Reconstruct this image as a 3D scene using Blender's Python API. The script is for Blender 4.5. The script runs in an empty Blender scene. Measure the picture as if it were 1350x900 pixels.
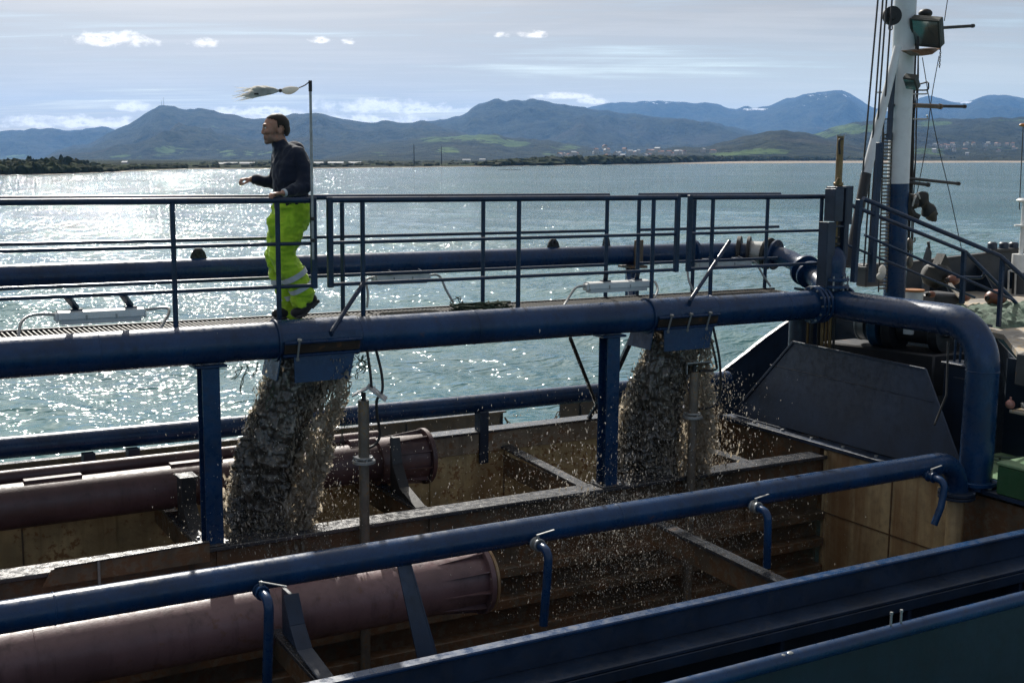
import bpy, bmesh, math, random
import numpy as np
from math import radians, sin, cos, pi, atan, tan, sqrt
from mathutils import Vector, Matrix

random.seed(7); RNG = np.random.default_rng(7)
SC = bpy.context.scene
COL = SC.collection

# ------------------------------------------------------------------ camera, world, sun, exposure
CAM_Z = 6.6
FPX = 1600.0                      # focal length in pixels of the 1350 px wide photograph
def basis(head, tp, roll):
    h = radians(head); p = atan(tp)
    H = np.array([cos(h), sin(h), 0]); R0 = np.array([sin(h), -cos(h), 0])
    F = cos(p)*H + np.array([0, 0, -sin(p)]); U0 = sin(p)*H + np.array([0, 0, cos(p)])
    R = cos(roll)*R0 + sin(roll)*U0; U = -sin(roll)*R0 + cos(roll)*U0
    return R, U, F
SHIP = basis(60, (450-214.75)/FPX, 0.0100)      # camera seen from the heeled ship
EARTH = basis(60, (450-208)/FPX, 0.0)           # camera seen from the level earth
CAMP = np.array([0, 0, CAM_Z])
cam_d = bpy.data.cameras.new('camera'); cam = bpy.data.objects.new('camera', cam_d); COL.objects.link(cam)
cam_d.sensor_width = 36; cam_d.lens = 36*FPX/1350; cam_d.clip_start = 0.1; cam_d.clip_end = 60000
R_, U_, F_ = EARTH
cam.matrix_world = Matrix(((R_[0], U_[0], -F_[0], 0), (R_[1], U_[1], -F_[1], 0), (R_[2], U_[2], -F_[2], CAM_Z), (0, 0, 0, 1)))
SC.camera = cam

SUN_EL, SUN_AZ = 38.0, 76.5                     # degrees; azimuth counter-clockwise from +X
sd = bpy.data.lights.new('sun', 'SUN'); sd.energy = 4.4; sd.angle = radians(0.53); sd.color = (1, .955, .88)
sun = bpy.data.objects.new('sun', sd); COL.objects.link(sun)
sv = Vector((cos(radians(SUN_EL))*cos(radians(SUN_AZ)), cos(radians(SUN_EL))*sin(radians(SUN_AZ)), sin(radians(SUN_EL))))
sun.rotation_euler = sv.to_track_quat('Z', 'Y').to_euler(); sun.location = (30, 60, 80)

SC.view_settings.view_transform = 'Standard'; SC.view_settings.look = 'None'
SC.view_settings.exposure = 0.50; SC.view_settings.gamma = 1.0; SC.view_settings.use_curve_mapping = False
SC.cycles.use_denoising = True; SC.cycles.denoising_prefilter = 'NONE'; SC.cycles.use_adaptive_sampling = False; SC.cycles.max_bounces = 6; SC.cycles.volume_bounces = 0
SC.cycles.sample_clamp_indirect = 4.0; SC.cycles.transparent_max_bounces = 8
SC.cycles.caustics_reflective = False; SC.cycles.caustics_refractive = False

class NT:
    """small node-tree writer"""
    def __init__(s, tree): s.t = tree; s.n = tree.nodes; s.l = tree.links
    def new(s, typ, **kw):
        n = s.n.new(typ)
        for k, v in kw.items(): setattr(n, k, v)
        return n
    def put(s, sock, v):
        if v is None: return
        if isinstance(v, bpy.types.NodeSocket): s.l.new(v, sock)
        else:
            if isinstance(v, (tuple, list)) and len(v) == 3 and sock.type == 'RGBA': v = (*v, 1)
            sock.default_value = v
    def math(s, op, a, b=None, c=None, clamp=False):
        n = s.new('ShaderNodeMath', operation=op); n.use_clamp = clamp
        s.put(n.inputs[0], a); s.put(n.inputs[1], b); s.put(n.inputs[2], c)
        return n.outputs[0]
    def mix(s, f, a, b, blend='MIX'):
        n = s.new('ShaderNodeMix', data_type='RGBA', blend_type=blend)
        s.put(n.inputs[0], f); s.put(n.inputs[6], a); s.put(n.inputs[7], b)
        return n.outputs[2]
    def noise(s, vec, scale, detail=4, rough=.55, dist=0.0):
        n = s.new('ShaderNodeTexNoise'); s.put(n.inputs['Vector'], vec)
        n.inputs['Scale'].default_value = scale; n.inputs['Detail'].default_value = detail
        n.inputs['Roughness'].default_value = rough; n.inputs['Distortion'].default_value = dist
        return n.outputs['Fac']
    def map(s, vec, scale=(1, 1, 1), loc=(0, 0, 0), rot=(0, 0, 0)):
        n = s.new('ShaderNodeMapping'); s.put(n.inputs['Vector'], vec)
        n.inputs['Scale'].default_value = scale; n.inputs['Location'].default_value = loc; n.inputs['Rotation'].default_value = rot
        return n.outputs[0]
    def ss(s, x, lo, hi):
        n = s.new('ShaderNodeMapRange', interpolation_type='SMOOTHSTEP')
        s.put(n.inputs[0], x); s.put(n.inputs[1], lo); s.put(n.inputs[2], hi)
        n.inputs[3].default_value = 0.0; n.inputs[4].default_value = 1.0
        return n.outputs[0]

def build_world():
    w = bpy.data.worlds.new('World'); SC.world = w; w.use_nodes = True
    T = NT(w.node_tree); T.n.clear()
    out = T.new('ShaderNodeOutputWorld'); bg = T.new('ShaderNodeBackground')
    sky = T.new('ShaderNodeTexSky', sky_type='NISHITA'); sky.sun_disc = False
    sky.sun_elevation = radians(SUN_EL); sky.sun_rotation = radians(90-SUN_AZ)
    sky.altitude = 0; sky.air_density = 1.0; sky.dust_density = 0.6; sky.ozone_density = 1.0
    blue = T.mix(1.0, sky.outputs[0], (.092, .092, .092), 'MULTIPLY')
    tc = T.new('ShaderNodeTexCoord'); d = tc.outputs['Generated']
    sep = T.new('ShaderNodeSeparateXYZ'); T.put(sep.inputs[0], d); x, y, z = sep.outputs
    def dot(v):
        n = T.new('ShaderNodeVectorMath', operation='DOT_PRODUCT'); T.put(n.inputs[0], d); n.inputs[1].default_value = v
        return n.outputs['Value']
    h = radians(60)
    az = T.math('ARCTAN2', dot((sin(h), -cos(h), 0)), dot((cos(h), sin(h), 0)))   # radians right of the view
    el = T.math('ARCSINE', z)
    # veil of high cloud, seen on a layer overhead so that it thins out and streaks towards the horizon
    inv = T.math('DIVIDE', 1.0, T.math('ADD', T.math('MAXIMUM', z, 0.0), .06))
    cv = T.new('ShaderNodeCombineXYZ'); T.put(cv.inputs[0], T.math('MULTIPLY', dot((sin(h), -cos(h), 0)), inv)); T.put(cv.inputs[1], T.math('MULTIPLY', dot((cos(h), sin(h), 0)), inv))
    lay = cv.outputs[0]
    n1 = T.noise(T.map(lay, (.35, .75, 1), rot=(0, 0, .06)), 1.0, 6, .6, .6)
    n2 = T.noise(T.map(lay, (.5, 3.2, 1), (3, 1, 0), (0, 0, .05)), 1.3, 5, .6, .3)
    nn = T.math('ADD', T.math('MULTIPLY', n1, .65), T.math('MULTIPLY', n2, .35))
    veil = T.ss(nn, .20, .52)
    low = T.ss(el, radians(2.0), radians(7.0))
    right = T.ss(az, radians(-8), radians(24))
    lowfade = T.math('SUBTRACT', 1.0, T.math('MULTIPLY', T.math('SUBTRACT', 1.0, low), T.math('ADD', .06, T.math('MULTIPLY', right, .36))))
    sraw = dot(tuple(sv)); sdot = T.math('MAXIMUM', sraw, 0.0)
    # the veil thins out on the side of the sky away from the sun, and glows towards it
    veil = T.math('MULTIPLY', T.math('MULTIPLY', veil, lowfade), T.math('ADD', .35, T.math('MULTIPLY', T.ss(sraw, -.5, .6), .60)))
    glow = T.math('POWER', sdot, 16.0)
    vcol = T.mix(T.ss(nn, .34, .62), (.275, .258, .237), (.44, .41, .365))
    vcol = T.mix(T.math('MULTIPLY', glow, .8), vcol, (2.8, 2.6, 2.3))
    base = T.mix(veil, blue, vcol)
    # fair-weather cumulus low over the hills
    ce = T.new('ShaderNodeCombineXYZ'); T.put(ce.inputs[0], az); T.put(ce.inputs[1], T.math('MULTIPLY', el, 1.7))
    cn = T.noise(ce.outputs[0], 55, 8, .62, .4)
    cn2 = T.noise(ce.outputs[0], 120, 5, .62)
    cn = T.math('ADD', T.math('MULTIPLY', cn, .62), T.math('MULTIPLY', cn2, .38)); cn = T.math('ADD', T.math('MULTIPLY', T.math('SUBTRACT', cn, .5), 2.6), .5)
    C = [(80, 163, 110, 11), (30, 160, 55, 9), (178, 143, 26, 9), (160, 165, 30, 7), (345, 150, 75, 9), (505, 144, 105, 13), (430, 160, 170, 9), (560, 146, 60, 8),
         (152, 58, 62, 13), (276, 62, 22, 8), (427, 58, 18, 6), (462, 60, 10, 6), (702, 51, 20, 7), (663, 52, 12, 5), (735, 129, 45, 6), (782, 136, 25, 6), (262, 149, 20, 5)]
    tot = None
    for (px, py, rx, ry) in C:
        a0 = math.atan((px-675)/(FPX/cos(atan(.15125)))); e0 = math.atan((208-py)/1617*cos(a0))
        ax, ey = rx/1617, ry/1617
        u = T.math('DIVIDE', T.math('SUBTRACT', az, a0), ax); v = T.math('DIVIDE', T.math('SUBTRACT', el, e0), ey)
        # flat base: lower side falls off faster
        v = T.math('MULTIPLY', v, T.math('ADD', 1.0, T.math('MULTIPLY', T.math('LESS_THAN', v, 0.0), .7)))
        r2 = T.math('ADD', T.math('MULTIPLY', u, u), T.math('MULTIPLY', v, v))
        m = T.math('MAXIMUM', T.math('SUBTRACT', 1.0, r2), -1.0)
        tot = m if tot is None else T.math('MAXIMUM', tot, m)
    dens = T.math('ADD', T.math('MULTIPLY', tot, .42), cn)
    cm = T.math('MULTIPLY', T.ss(dens, .46, 1.04), T.ss(tot, -.75, .2))
    ccol = T.mix(T.ss(dens, .95, 1.25), (1.10, 1.02, .90), (.62, .60, .55))
    base = T.mix(T.math('MULTIPLY', cm, .92), base, ccol)
    T.put(bg.inputs['Color'], base); bg.inputs['Strength'].default_value = 1.0
    T.l.new(bg.outputs[0], out.inputs[0])
build_world()

# ------------------------------------------------------------------ helpers: photo rays on real planes, noise
def ray(px, py, B): return (px-675)*B[0] + (450-py)*B[1] + FPX*B[2]
def at(px, py, X=None, Y=None, Z=None, B=SHIP):
    """where the sight line of a photo pixel meets the plane a thing stands in"""
    r = ray(px, py, B)
    t = (X-CAMP[0])/r[0] if X is not None else (Y-CAMP[1])/r[1] if Y is not None else (Z-CAMP[2])/r[2]
    return Vector(CAMP + t*r)

def _hash(ix, iy, iz, seed):
    n = (ix.astype(np.int64)*374761393 + iy.astype(np.int64)*668265263 + iz.astype(np.int64)*2147483647 + seed*974634777) & 0xFFFFFFFF
    n = ((n ^ (n >> 13))*1274126177) & 0xFFFFFFFF
    n = (n ^ (n >> 16))*2246822519 & 0xFFFFFFFF
    return ((n ^ (n >> 15)) & 0xFFFFFF)/float(0xFFFFFF)
def vnoise(P, seed=0):
    P = np.asarray(P, float); i = np.floor(P); f = P-i; f = f*f*f*(f*(f*6-15)+10); i = i.astype(np.int64)
    r = 0
    for a in (0, 1):
        for b in (0, 1):
            for c in (0, 1):
                w = (f[:, 0] if a else 1-f[:, 0])*(f[:, 1] if b else 1-f[:, 1])*(f[:, 2] if c else 1-f[:, 2])
                r = r + w*_hash(i[:, 0]+a, i[:, 1]+b, i[:, 2]+c, seed)
    return r*2-1
def fbm(P, octv=5, seed=0, gain=.5, lac=2.03, ridge=False):
    P = np.asarray(P, float); s = 0; a = 1.0; tot = 0
    for o in range(octv):
        n = vnoise(P, seed+o*17)
        if ridge: n = 1-2*np.abs(n)
        s = s+a*n; tot += a; a *= gain; P = P*lac+13.7
    return s/tot

# ------------------------------------------------------------------ helpers: mesh building
SHIP_TOP = []      # top-level objects that ride on the ship
def tag(o, label=None, cat=None, group=None, kind=None):
    if label: o['label'] = label
    if cat: o['category'] = cat
    if group: o['group'] = group
    if kind: o['kind'] = kind
    return o
def V(*a): return Vector(a)

class MB:
    def __init__(s): s.v = []; s.f = []; s.fm = []; s.m = 0
    def add(s, vs, fs):
        b = len(s.v); s.v += [tuple(p) for p in vs]
        for f in fs: s.f.append(tuple(b+i for i in f)); s.fm.append(s.m)
        return s
    def frame_box(s, c, ax, ay, az, bev=0.0):
        """box with half-axis vectors ax, ay, az; bev = chamfer in metres"""
        c, ax, ay, az = map(Vector, (c, ax, ay, az))
        L = (ax.length, ay.length, az.length)
        if bev <= 0 or bev*2.2 > min(L)*2:
            vs = [c+ax*i+ay*j+az*k for i in (-1, 1) for j in (-1, 1) for k in (-1, 1)]
            return s.add(vs, [(0, 1, 3, 2), (4, 6, 7, 5), (0, 4, 5, 1), (2, 3, 7, 6), (0, 2, 6, 4), (1, 5, 7, 3)])
        u = [a.normalized()*bev for a in (ax, ay, az)]; A = (ax, ay, az); vs = []; idx = {}
        for i in (-1, 1):
            for j in (-1, 1):
                for k in (-1, 1):
                    sg = (i, j, k); corner = c+ax*i+ay*j+az*k
                    for m in range(3):
                        p = corner.copy()
                        for q in range(3):
                            if q != m: p -= u[q]*sg[q]
                        idx[(sg, m)] = len(vs); vs.append(p)
        fs = []
        for m in range(3):
            o = [q for q in range(3) if q != m]
            for sg in (-1, 1):
                loop = []
                for (a, b) in ((-1, -1), (1, -1), (1, 1), (-1, 1)):
                    t = [0, 0, 0]; t[m] = sg; t[o[0]] = a; t[o[1]] = b; loop.append(idx[(tuple(t), m)])
                flip = (sg == 1) != (m == 1)
                fs.append(tuple(loop) if flip else tuple(reversed(loop)))
        for e in range(3):
            o = [q for q in range(3) if q != e]
            for a in (-1, 1):
                for b in (-1, 1):
                    t0 = [0, 0, 0]; t1 = [0, 0, 0]; t0[e] = -1; t1[e] = 1
                    for t in (t0, t1): t[o[0]] = a; t[o[1]] = b
                    fs.append((idx[(tuple(t0), o[0])], idx[(tuple(t1), o[0])], idx[(tuple(t1), o[1])], idx[(tuple(t0), o[1])]))
        for i in (-1, 1):
            for j in (-1, 1):
                for k in (-1, 1): fs.append(tuple(idx[((i, j, k), m)] for m in range(3)))
        return s.add(vs, fs)
    def box(s, c, size, bev=0.004, rz=0.0):
        x, y, z = size; cz, sz = cos(rz), sin(rz)
        return s.frame_box(c, (x/2*cz, x/2*sz, 0), (-y/2*sz, y/2*cz, 0), (0, 0, z/2), bev)
    def span(s, lo, hi, bev=0.004):
        c = [(a+b)/2 for a, b in zip(lo, hi)]; return s.box(c, [abs(b-a) for a, b in zip(lo, hi)], bev)
    def bar(s, p0, p1, w, h, up=(0, 0, 1), bev=0.003):
        p0, p1 = Vector(p0), Vector(p1); d = (p1-p0); L = d.length; d.normalize()
        up = Vector(up)
        if abs(d.dot(up)) > .98: up = Vector((1, 0, 0))
        sd_ = d.cross(up).normalized(); u = sd_.cross(d).normalized()
        return s.frame_box((p0+p1)/2, d*(L/2), sd_*(w/2), u*(h/2), bev)
    def tube(s, pts, r, n=12, cap=True, ang=0.0):
        pts = [Vector(p) for p in pts]; m = len(pts)
        rs = list(r) if isinstance(r, (list, tuple)) else [r]*m
        t0 = (pts[1]-pts[0]).normalized()
        a = Vector((0, 0, 1)) if abs(t0.z) < .9 else Vector((1, 0, 0))
        nrm = (a-t0*a.dot(t0)).normalized(); vs = []; fs = []; prev = t0
        for i, p in enumerate(pts):
            if i == 0: t = t0
            elif i == m-1: t = (pts[-1]-pts[-2]).normalized()
            else:
                t = ((pts[i+1]-p).normalized()+(p-pts[i-1]).normalized())
                t = t.normalized() if t.length > 1e-6 else prev
            q = prev.rotation_difference(t); nrm = q @ nrm; nrm = (nrm-t*nrm.dot(t)).normalized(); prev = t
            b = t.cross(nrm)
            for k in range(n):
                an = 2*pi*k/n+ang; vs.append(p+(nrm*cos(an)+b*sin(an))*rs[i])
        for i in range(m-1):
            for k in range(n):
                k2 = (k+1) % n; fs.append((i*n+k, i*n+k2, (i+1)*n+k2, (i+1)*n+k))
        if cap: fs.append(tuple(reversed(range(n)))); fs.append(tuple((m-1)*n+k for k in range(n)))
        return s.add(vs, fs)
    def cyl(s, p0, p1, r, n=16): return s.tube([p0, p1], r, n)
    def ring(s, c, ax, r0, r1, w, n=28):
        """flat washer / flange of inner radius r0, outer r1, thickness w along ax"""
        c, ax = Vector(c), Vector(ax).normalized(); a = Vector((0, 0, 1)) if abs(ax.z) < .9 else Vector((1, 0, 0))
        u = ax.cross(a).normalized(); v = ax.cross(u); vs = []; fs = []
        for (r, o) in ((r0, -w/2), (r1-.004, -w/2), (r1, -w/2+.004), (r1, w/2-.004), (r1-.004, w/2), (r0, w/2)):
            for k in range(n): vs.append(c+ax*o+(u*cos(2*pi*k/n)+v*sin(2*pi*k/n))*r)
        for i in range(6):
            j = (i+1) % 6
            for k in range(n): k2 = (k+1) % n; fs.append((i*n+k, j*n+k, j*n+k2, i*n+k2))
        return s.add(vs, fs)
    def ball(s, c, r, seg=12, rings=8, M=None):
        c = Vector(c); rx, ry, rz = (r, r, r) if not isinstance(r, (tuple, list)) else r; vs = []; fs = []
        def tr(p): p = Vector((p[0]*rx, p[1]*ry, p[2]*rz)); return c+(M @ p if M is not None else p)
        vs.append(tr((0, 0, 1)))
        for i in range(1, rings):
            th = pi*i/rings
            for k in range(seg): vs.append(tr((sin(th)*cos(2*pi*k/seg), sin(th)*sin(2*pi*k/seg), cos(th))))
        vs.append(tr((0, 0, -1))); L = len(vs)-1
        for k in range(seg):
            k2 = (k+1) % seg; fs.append((0, 1+k, 1+k2)); fs.append((L, L-seg+k2, L-seg+k))
            for i in range(rings-2): a = 1+i*seg; fs.append((a+k, a+seg+k, a+seg+k2, a+k2))
        return s.add(vs, fs)
    def capsule(s, p0, p1, r0, r1, n=14):
        p0, p1 = Vector(p0), Vector(p1); d = (p1-p0); L = max(d.length, 1e-5); d = d/L; pts = []; rs = []
        for k in range(5): a = pi/2*k/4; pts.append(p0-d*r0*cos(a)); rs.append(max(r0*sin(a), 1e-4))
        for k in range(1, 6): a = pi/2*k/5; pts.append(p1+d*r1*sin(a)) if k > 0 else 0; rs.append(max(r1*cos(a), 1e-4))
        pts.insert(5, p1); rs.insert(5, r1)
        return s.tube(pts, rs, n)
    def prism(s, poly, off):
        """extrude a planar polygon (3-D points) by vector off"""
        off = Vector(off); n = len(poly); vs = [Vector(p) for p in poly]+[Vector(p)+off for p in poly]
        fs = [tuple(range(n)), tuple(reversed(range(n, 2*n)))]
        for i in range(n): j = (i+1) % n; fs.append((i, i+n, j+n, j))
        return s.add(vs, fs)
    def mesh(s, name, mats, org=(0, 0, 0), smooth=True, angle=35):
        me = bpy.data.meshes.new(name); o = Vector(org)
        me.from_pydata([(p[0]-o.x, p[1]-o.y, p[2]-o.z) for p in s.v], [], s.f)
        mats = mats if isinstance(mats, (list, tuple)) else [mats]
        for m in mats: me.materials.append(m)
        if len(mats) > 1: me.polygons.foreach_set('material_index', s.fm)
        bm = bmesh.new(); bm.from_mesh(me); bmesh.ops.recalc_face_normals(bm, faces=bm.faces); bm.to_mesh(me); bm.free()
        if smooth:
            me.polygons.foreach_set('use_smooth', [True]*len(me.polygons)); me.set_sharp_from_angle(angle=radians(angle))
        me.update(); return me
    def build(s, name, mats, parent=None, ship=True, smooth=True, angle=35):
        if parent is None:
            a = np.array(s.v); org = Vector(((a[:, 0].min()+a[:, 0].max())/2, (a[:, 1].min()+a[:, 1].max())/2, a[:, 2].min()))
        else:
            org = wloc(parent)
        o = bpy.data.objects.new(name, s.mesh(name, mats, org, smooth, angle)); COL.objects.link(o)
        if parent is None:
            o.location = org
            if ship: SHIP_TOP.append(o)
        else: o.parent = parent
        return o
def wloc(o):
    p = Vector(o.location)
    while o.parent: o = o.parent; p = p+Vector(o.location)
    return p
def thing(name, loc, label, cat, group=None, ship=True):
    o = bpy.data.objects.new(name, None); COL.objects.link(o); o.location = loc; o.empty_display_size = .2
    tag(o, label, cat, group)
    if ship: SHIP_TOP.append(o)
    return o
def copy_tree(o, delta, label=None, parent=None):
    c = o.copy(); COL.objects.link(c)
    if parent is None:
        c.location = Vector(o.location)+Vector(delta); SHIP_TOP.append(c)
        if label: c['label'] = label
    else: c.parent = parent
    for ch in list(o.children): copy_tree(ch, delta, None, c)
    return c
def fuse(mb, voxel, smooth, name, mats, parent=None, disp=None, iters=2):
    """melt overlapping closed shapes of mb into one continuous skin"""
    org = wloc(parent) if parent else Vector((0, 0, 0))
    me = bpy.data.meshes.new('tmp'); me.from_pydata([tuple(Vector(p)-org) for p in mb.v], [], mb.f)
    bm = bmesh.new(); bm.from_mesh(me); bmesh.ops.recalc_face_normals(bm, faces=bm.faces); bm.to_mesh(me); bm.free()
    o = bpy.data.objects.new('tmp', me); COL.objects.link(o)
    r = o.modifiers.new('r', 'REMESH'); r.mode = 'VOXEL'; r.voxel_size = voxel; r.adaptivity = 0
    sm = o.modifiers.new('s', 'SMOOTH'); sm.factor = smooth; sm.iterations = iters
    dg = bpy.context.evaluated_depsgraph_get(); me2 = bpy.data.meshes.new_from_object(o.evaluated_get(dg))
    bpy.data.objects.remove(o); me2.name = name
    if disp is not None:
        co = np.empty(len(me2.vertices)*3); me2.vertices.foreach_get('co', co); co = co.reshape(-1, 3)
        no = np.empty(len(me2.vertices)*3); me2.vertices.foreach_get('normal', no); no = no.reshape(-1, 3)
        co = co+no*disp(co)[:, None]; me2.vertices.foreach_set('co', co.ravel())
    me2.materials.clear()
    for m in (mats if isinstance(mats, (list, tuple)) else [mats]): me2.materials.append(m)
    me2.polygons.foreach_set('use_smooth', [True]*len(me2.polygons)); me2.update()
    ob = bpy.data.objects.new(name, me2); COL.objects.link(ob)
    if parent: ob.parent = parent
    else: SHIP_TOP.append(ob)
    return ob
def arc(c, u, v, r, a0, a1, n=8):
    c, u, v = Vector(c), Vector(u), Vector(v)
    return [c+(u*cos(a0+(a1-a0)*k/n)+v*sin(a0+(a1-a0)*k/n))*r for k in range(n+1)]
def bez(p, n=14):
    p = [Vector(q) for q in p]; out = []
    P = [p[0]*2-p[1]]+p+[p[-1]*2-p[-2]]
    for i in range(1, len(P)-2):
        for k in range(n):
            t = k/n; a, b, c, d = P[i-1], P[i], P[i+1], P[i+2]
            out.append(.5*((2*b)+(c-a)*t+(2*a-5*b+4*c-d)*t*t+(3*b-a-3*c+d)*t**3))
    out.append(p[-1]); return out

# ------------------------------------------------------------------ materials
MATS = {}
def material(name): 
    m = bpy.data.materials.new(name); m.use_nodes = True; T = NT(m.node_tree)
    b = T.n['Principled BSDF']; MATS[name] = m
    tc = T.new('ShaderNodeTexCoord')
    return m, T, b, tc.outputs['Object']
def bump(T, b, h, strength=.3, dist=.01, prev=None):
    n = T.new('ShaderNodeBump'); n.inputs['Strength'].default_value = strength; n.inputs['Distance'].default_value = dist
    T.put(n.inputs['Height'], h)
    if prev is not None: T.put(n.inputs['Normal'], prev)
    T.l.new(n.outputs[0], b.inputs['Normal']); return n.outputs[0]
def paint(name, col, rough=.35, vary=.35, rust=.0, rustcol=(.13, .055, .022), chip=.62, grime=.3, grimecol=(.05, .045, .04), metal=0.0, bumps=.12, scale=1.0, coat=0.0, streak=0.0, runs=0.0):
    """weathered marine paint: tone drift, grime blotches, rust chips, wet gloss variation"""
    m, T, b, oc = material(name)
    n1 = T.noise(oc, 1.7*scale, 5, .6); n2 = T.noise(oc, 14*scale, 6, .65); n3 = T.noise(oc, 60*scale, 4, .6)
    dark = tuple(c*(1-vary) for c in col); lite = tuple(min(1, c*(1+vary)) for c in col)
    c = T.mix(T.ss(n1, .3, .7), dark, lite)
    c = T.mix(T.math('MULTIPLY', T.ss(n2, .48, .75), grime), c, grimecol)
    if streak > 0:
        ns = T.noise(T.map(oc, (9*scale, 9*scale, .55*scale)), 1.0, 5, .62)
        c = T.mix(T.math('MULTIPLY', T.ss(ns, .5, .72), streak), c, tuple(k*.35 for k in col))
    if runs > 0:
        nr_ = T.noise(T.map(oc, (3.2*scale, 3.2*scale, .28*scale), (4, 2, 1)), 1.0, 6, .62); c = T.mix(T.math('MULTIPLY', T.ss(nr_, .42, .66), runs), c, rustcol)
    if rust > 0:
        rn = T.math('ADD', T.math('MULTIPLY', n2, .6), T.math('MULTIPLY', n1, .4))
        rm = T.math('MULTIPLY', T.ss(rn, chip, chip+.06), rust)
        c = T.mix(rm, c, T.mix(n3, rustcol, tuple(k*1.9 for k in rustcol)))
    T.put(b.inputs['Base Color'], c); b.inputs['Metallic'].default_value = metal
    T.put(b.inputs['Roughness'], T.math('ADD', rough-.1, T.math('MULTIPLY', T.ss(n2, .3, .75), .28)))
    if coat: b.inputs['Coat Weight'].default_value = coat; b.inputs['Coat Roughness'].default_value = .12
    hh = T.math('ADD', T.math('MULTIPLY', n3, .6), T.math('MULTIPLY', n2, .8))
    if bumps: bump(T, b, hh, bumps, .01)
    return m
M_BLUE = paint('blue_marine_paint', (.0048, .0300, .088), .30, .28, .45, chip=.64, grime=.45, grimecol=(.020, .022, .026), bumps=.08, streak=.35)
M_RAIL = paint('rail_blue_paint', (.0055, .022, .056), .34, .3, .55, chip=.63, grime=.2, bumps=.08, scale=3)
M_PLATE = paint('plate_dark_blue', (.0095, .0225, .050), .44, .35, .35, chip=.66, grime=.35, grimecol=(.02, .022, .025), bumps=.15, streak=.3)
M_HULL = paint('hull_dark_slate', (.006, .014, .026), .38, .35, .2, chip=.68, grime=.35, grimecol=(.012, .016, .018), bumps=.12, streak=.3)
M_DARK = paint('dark_steel', (.012, .014, .018), .5, .4, .5, chip=.62, grime=.4, bumps=.2, streak=.3)
M_RED = paint('oxide_red_pipe', (.085, .043, .044), .45, .35, .35, (.06, .03, .018), .58, .45, (.035, .025, .03), bumps=.2, streak=.55)
M_MUST = paint('rusted_mustard_paint', (.45, .35, .18), .5, .35, .9, (.17, .085, .03), .53, .45, (.12, .09, .055), bumps=.25, streak=.5, runs=.45)
M_BAND = paint('stained_coaming_paint', (.26, .21, .15), .5, .35, .9, (.14, .075, .035), .5, .6, (.08, .06, .045), bumps=.35, streak=.6)
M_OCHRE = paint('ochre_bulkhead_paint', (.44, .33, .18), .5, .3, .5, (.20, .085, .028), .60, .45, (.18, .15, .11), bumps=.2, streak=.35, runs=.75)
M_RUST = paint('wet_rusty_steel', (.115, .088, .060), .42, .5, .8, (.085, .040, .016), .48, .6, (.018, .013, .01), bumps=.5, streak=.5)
M_SLOT = paint('rusty_slot_steel', (.030, .022, .017), .5, .4, .8, (.075, .034, .014), .54, .5, (.02, .018, .016), bumps=.3)
M_BEAM = paint('wet_beam_steel', (.040, .043, .050), .24, .4, .5, (.07, .036, .018), .56, .5, (.02, .018, .016), bumps=.35)
M_WHITE = paint('white_mast_paint', (.62, .63, .64), .4, .08, .4, (.22, .11, .05), .68, .2, (.35, .34, .32), bumps=.08, streak=.12)
M_LAMPW = paint('lamp_white_plastic', (.62, .63, .62), .4, .06, .5, (.25, .13, .06), .66, .3, (.3, .28, .25), bumps=.05, scale=6)
M_GALV = paint('galvanised_tube', (.30, .31, .31), .42, .2, .3, (.2, .1, .04), .62, .3, (.12, .11, .1), metal=.55, bumps=.1, scale=4)
M_POLE = paint('muddy_probe_tube', (.13, .115, .095), .42, .3, .8, (.16, .09, .03), .54, .6, (.08, .06, .04), metal=.2, bumps=.25, scale=3)
M_BRASS = paint('bronze_spindle', (.20, .135, .065), .42, .25, .3, (.12, .06, .02), .6, .3, (.12, .08, .04), metal=.7, bumps=.1, scale=5)
M_BLACK = paint('black_rubber', (.010, .010, .011), .55, .3, grime=.2, bumps=.1, scale=4)
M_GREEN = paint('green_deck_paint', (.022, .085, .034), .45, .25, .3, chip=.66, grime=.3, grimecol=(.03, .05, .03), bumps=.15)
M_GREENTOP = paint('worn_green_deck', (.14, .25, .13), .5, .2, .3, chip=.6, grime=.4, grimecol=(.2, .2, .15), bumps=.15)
M_DECK = paint('worn_wooden_deck', (.27, .25, .22), .6, .25, .6, (.3, .2, .08), .52, .5, (.16, .15, .14), bumps=.3)
M_GREYDECK = paint('grey_deck_paint', (.05, .053, .058), .6, .3, .7, chip=.6, grime=.5, bumps=.3)
M_GRATE = paint('grating_steel', (.10, .095, .085), .5, .3, .6, chip=.55, grime=.4, bumps=.2, scale=5)
M_ORANGE = paint('orange_paint', (.34, .13, .03), .45, .2, .2, grime=.4, bumps=.1, scale=3)
M_BUOY = paint('buoy_orange_red', (.17, .055, .03), .4, .2, grime=.4, bumps=.1, scale=3)
M_NET = paint('green_net_twine', (.075, .12, .085), .8, .4, grime=.4, bumps=.6, scale=8)
M_ROPE = paint('green_rope_fibre', (.035, .055, .030), .8, .4, grime=.5, bumps=.5, scale=12)
M_WIRE = paint('wire_rope', (.02, .02, .022), .5, .3, grime=.3, bumps=.3, scale=10)
M_TARP = paint('dark_tarpaulin', (.018, .019, .016), .6, .4, grime=.4, bumps=.4, scale=4)
M_ELBLUE = paint('winch_bright_blue', (.012, .06, .13), .4, .3, .3, grime=.4, bumps=.15, scale=2)
M_FLAG = paint('frayed_white_cloth', (.62, .61, .58), .9, .2, grime=.3, grimecol=(.3, .29, .27), bumps=.3, scale=8)
T_ = NT(M_FLAG.node_tree); tr_ = T_.new('ShaderNodeBsdfTranslucent'); tr_.inputs['Color'].default_value = (.75, .73, .68, 1); mx_ = T_.new('ShaderNodeMixShader'); mx_.inputs[0].default_value = .4
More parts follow.
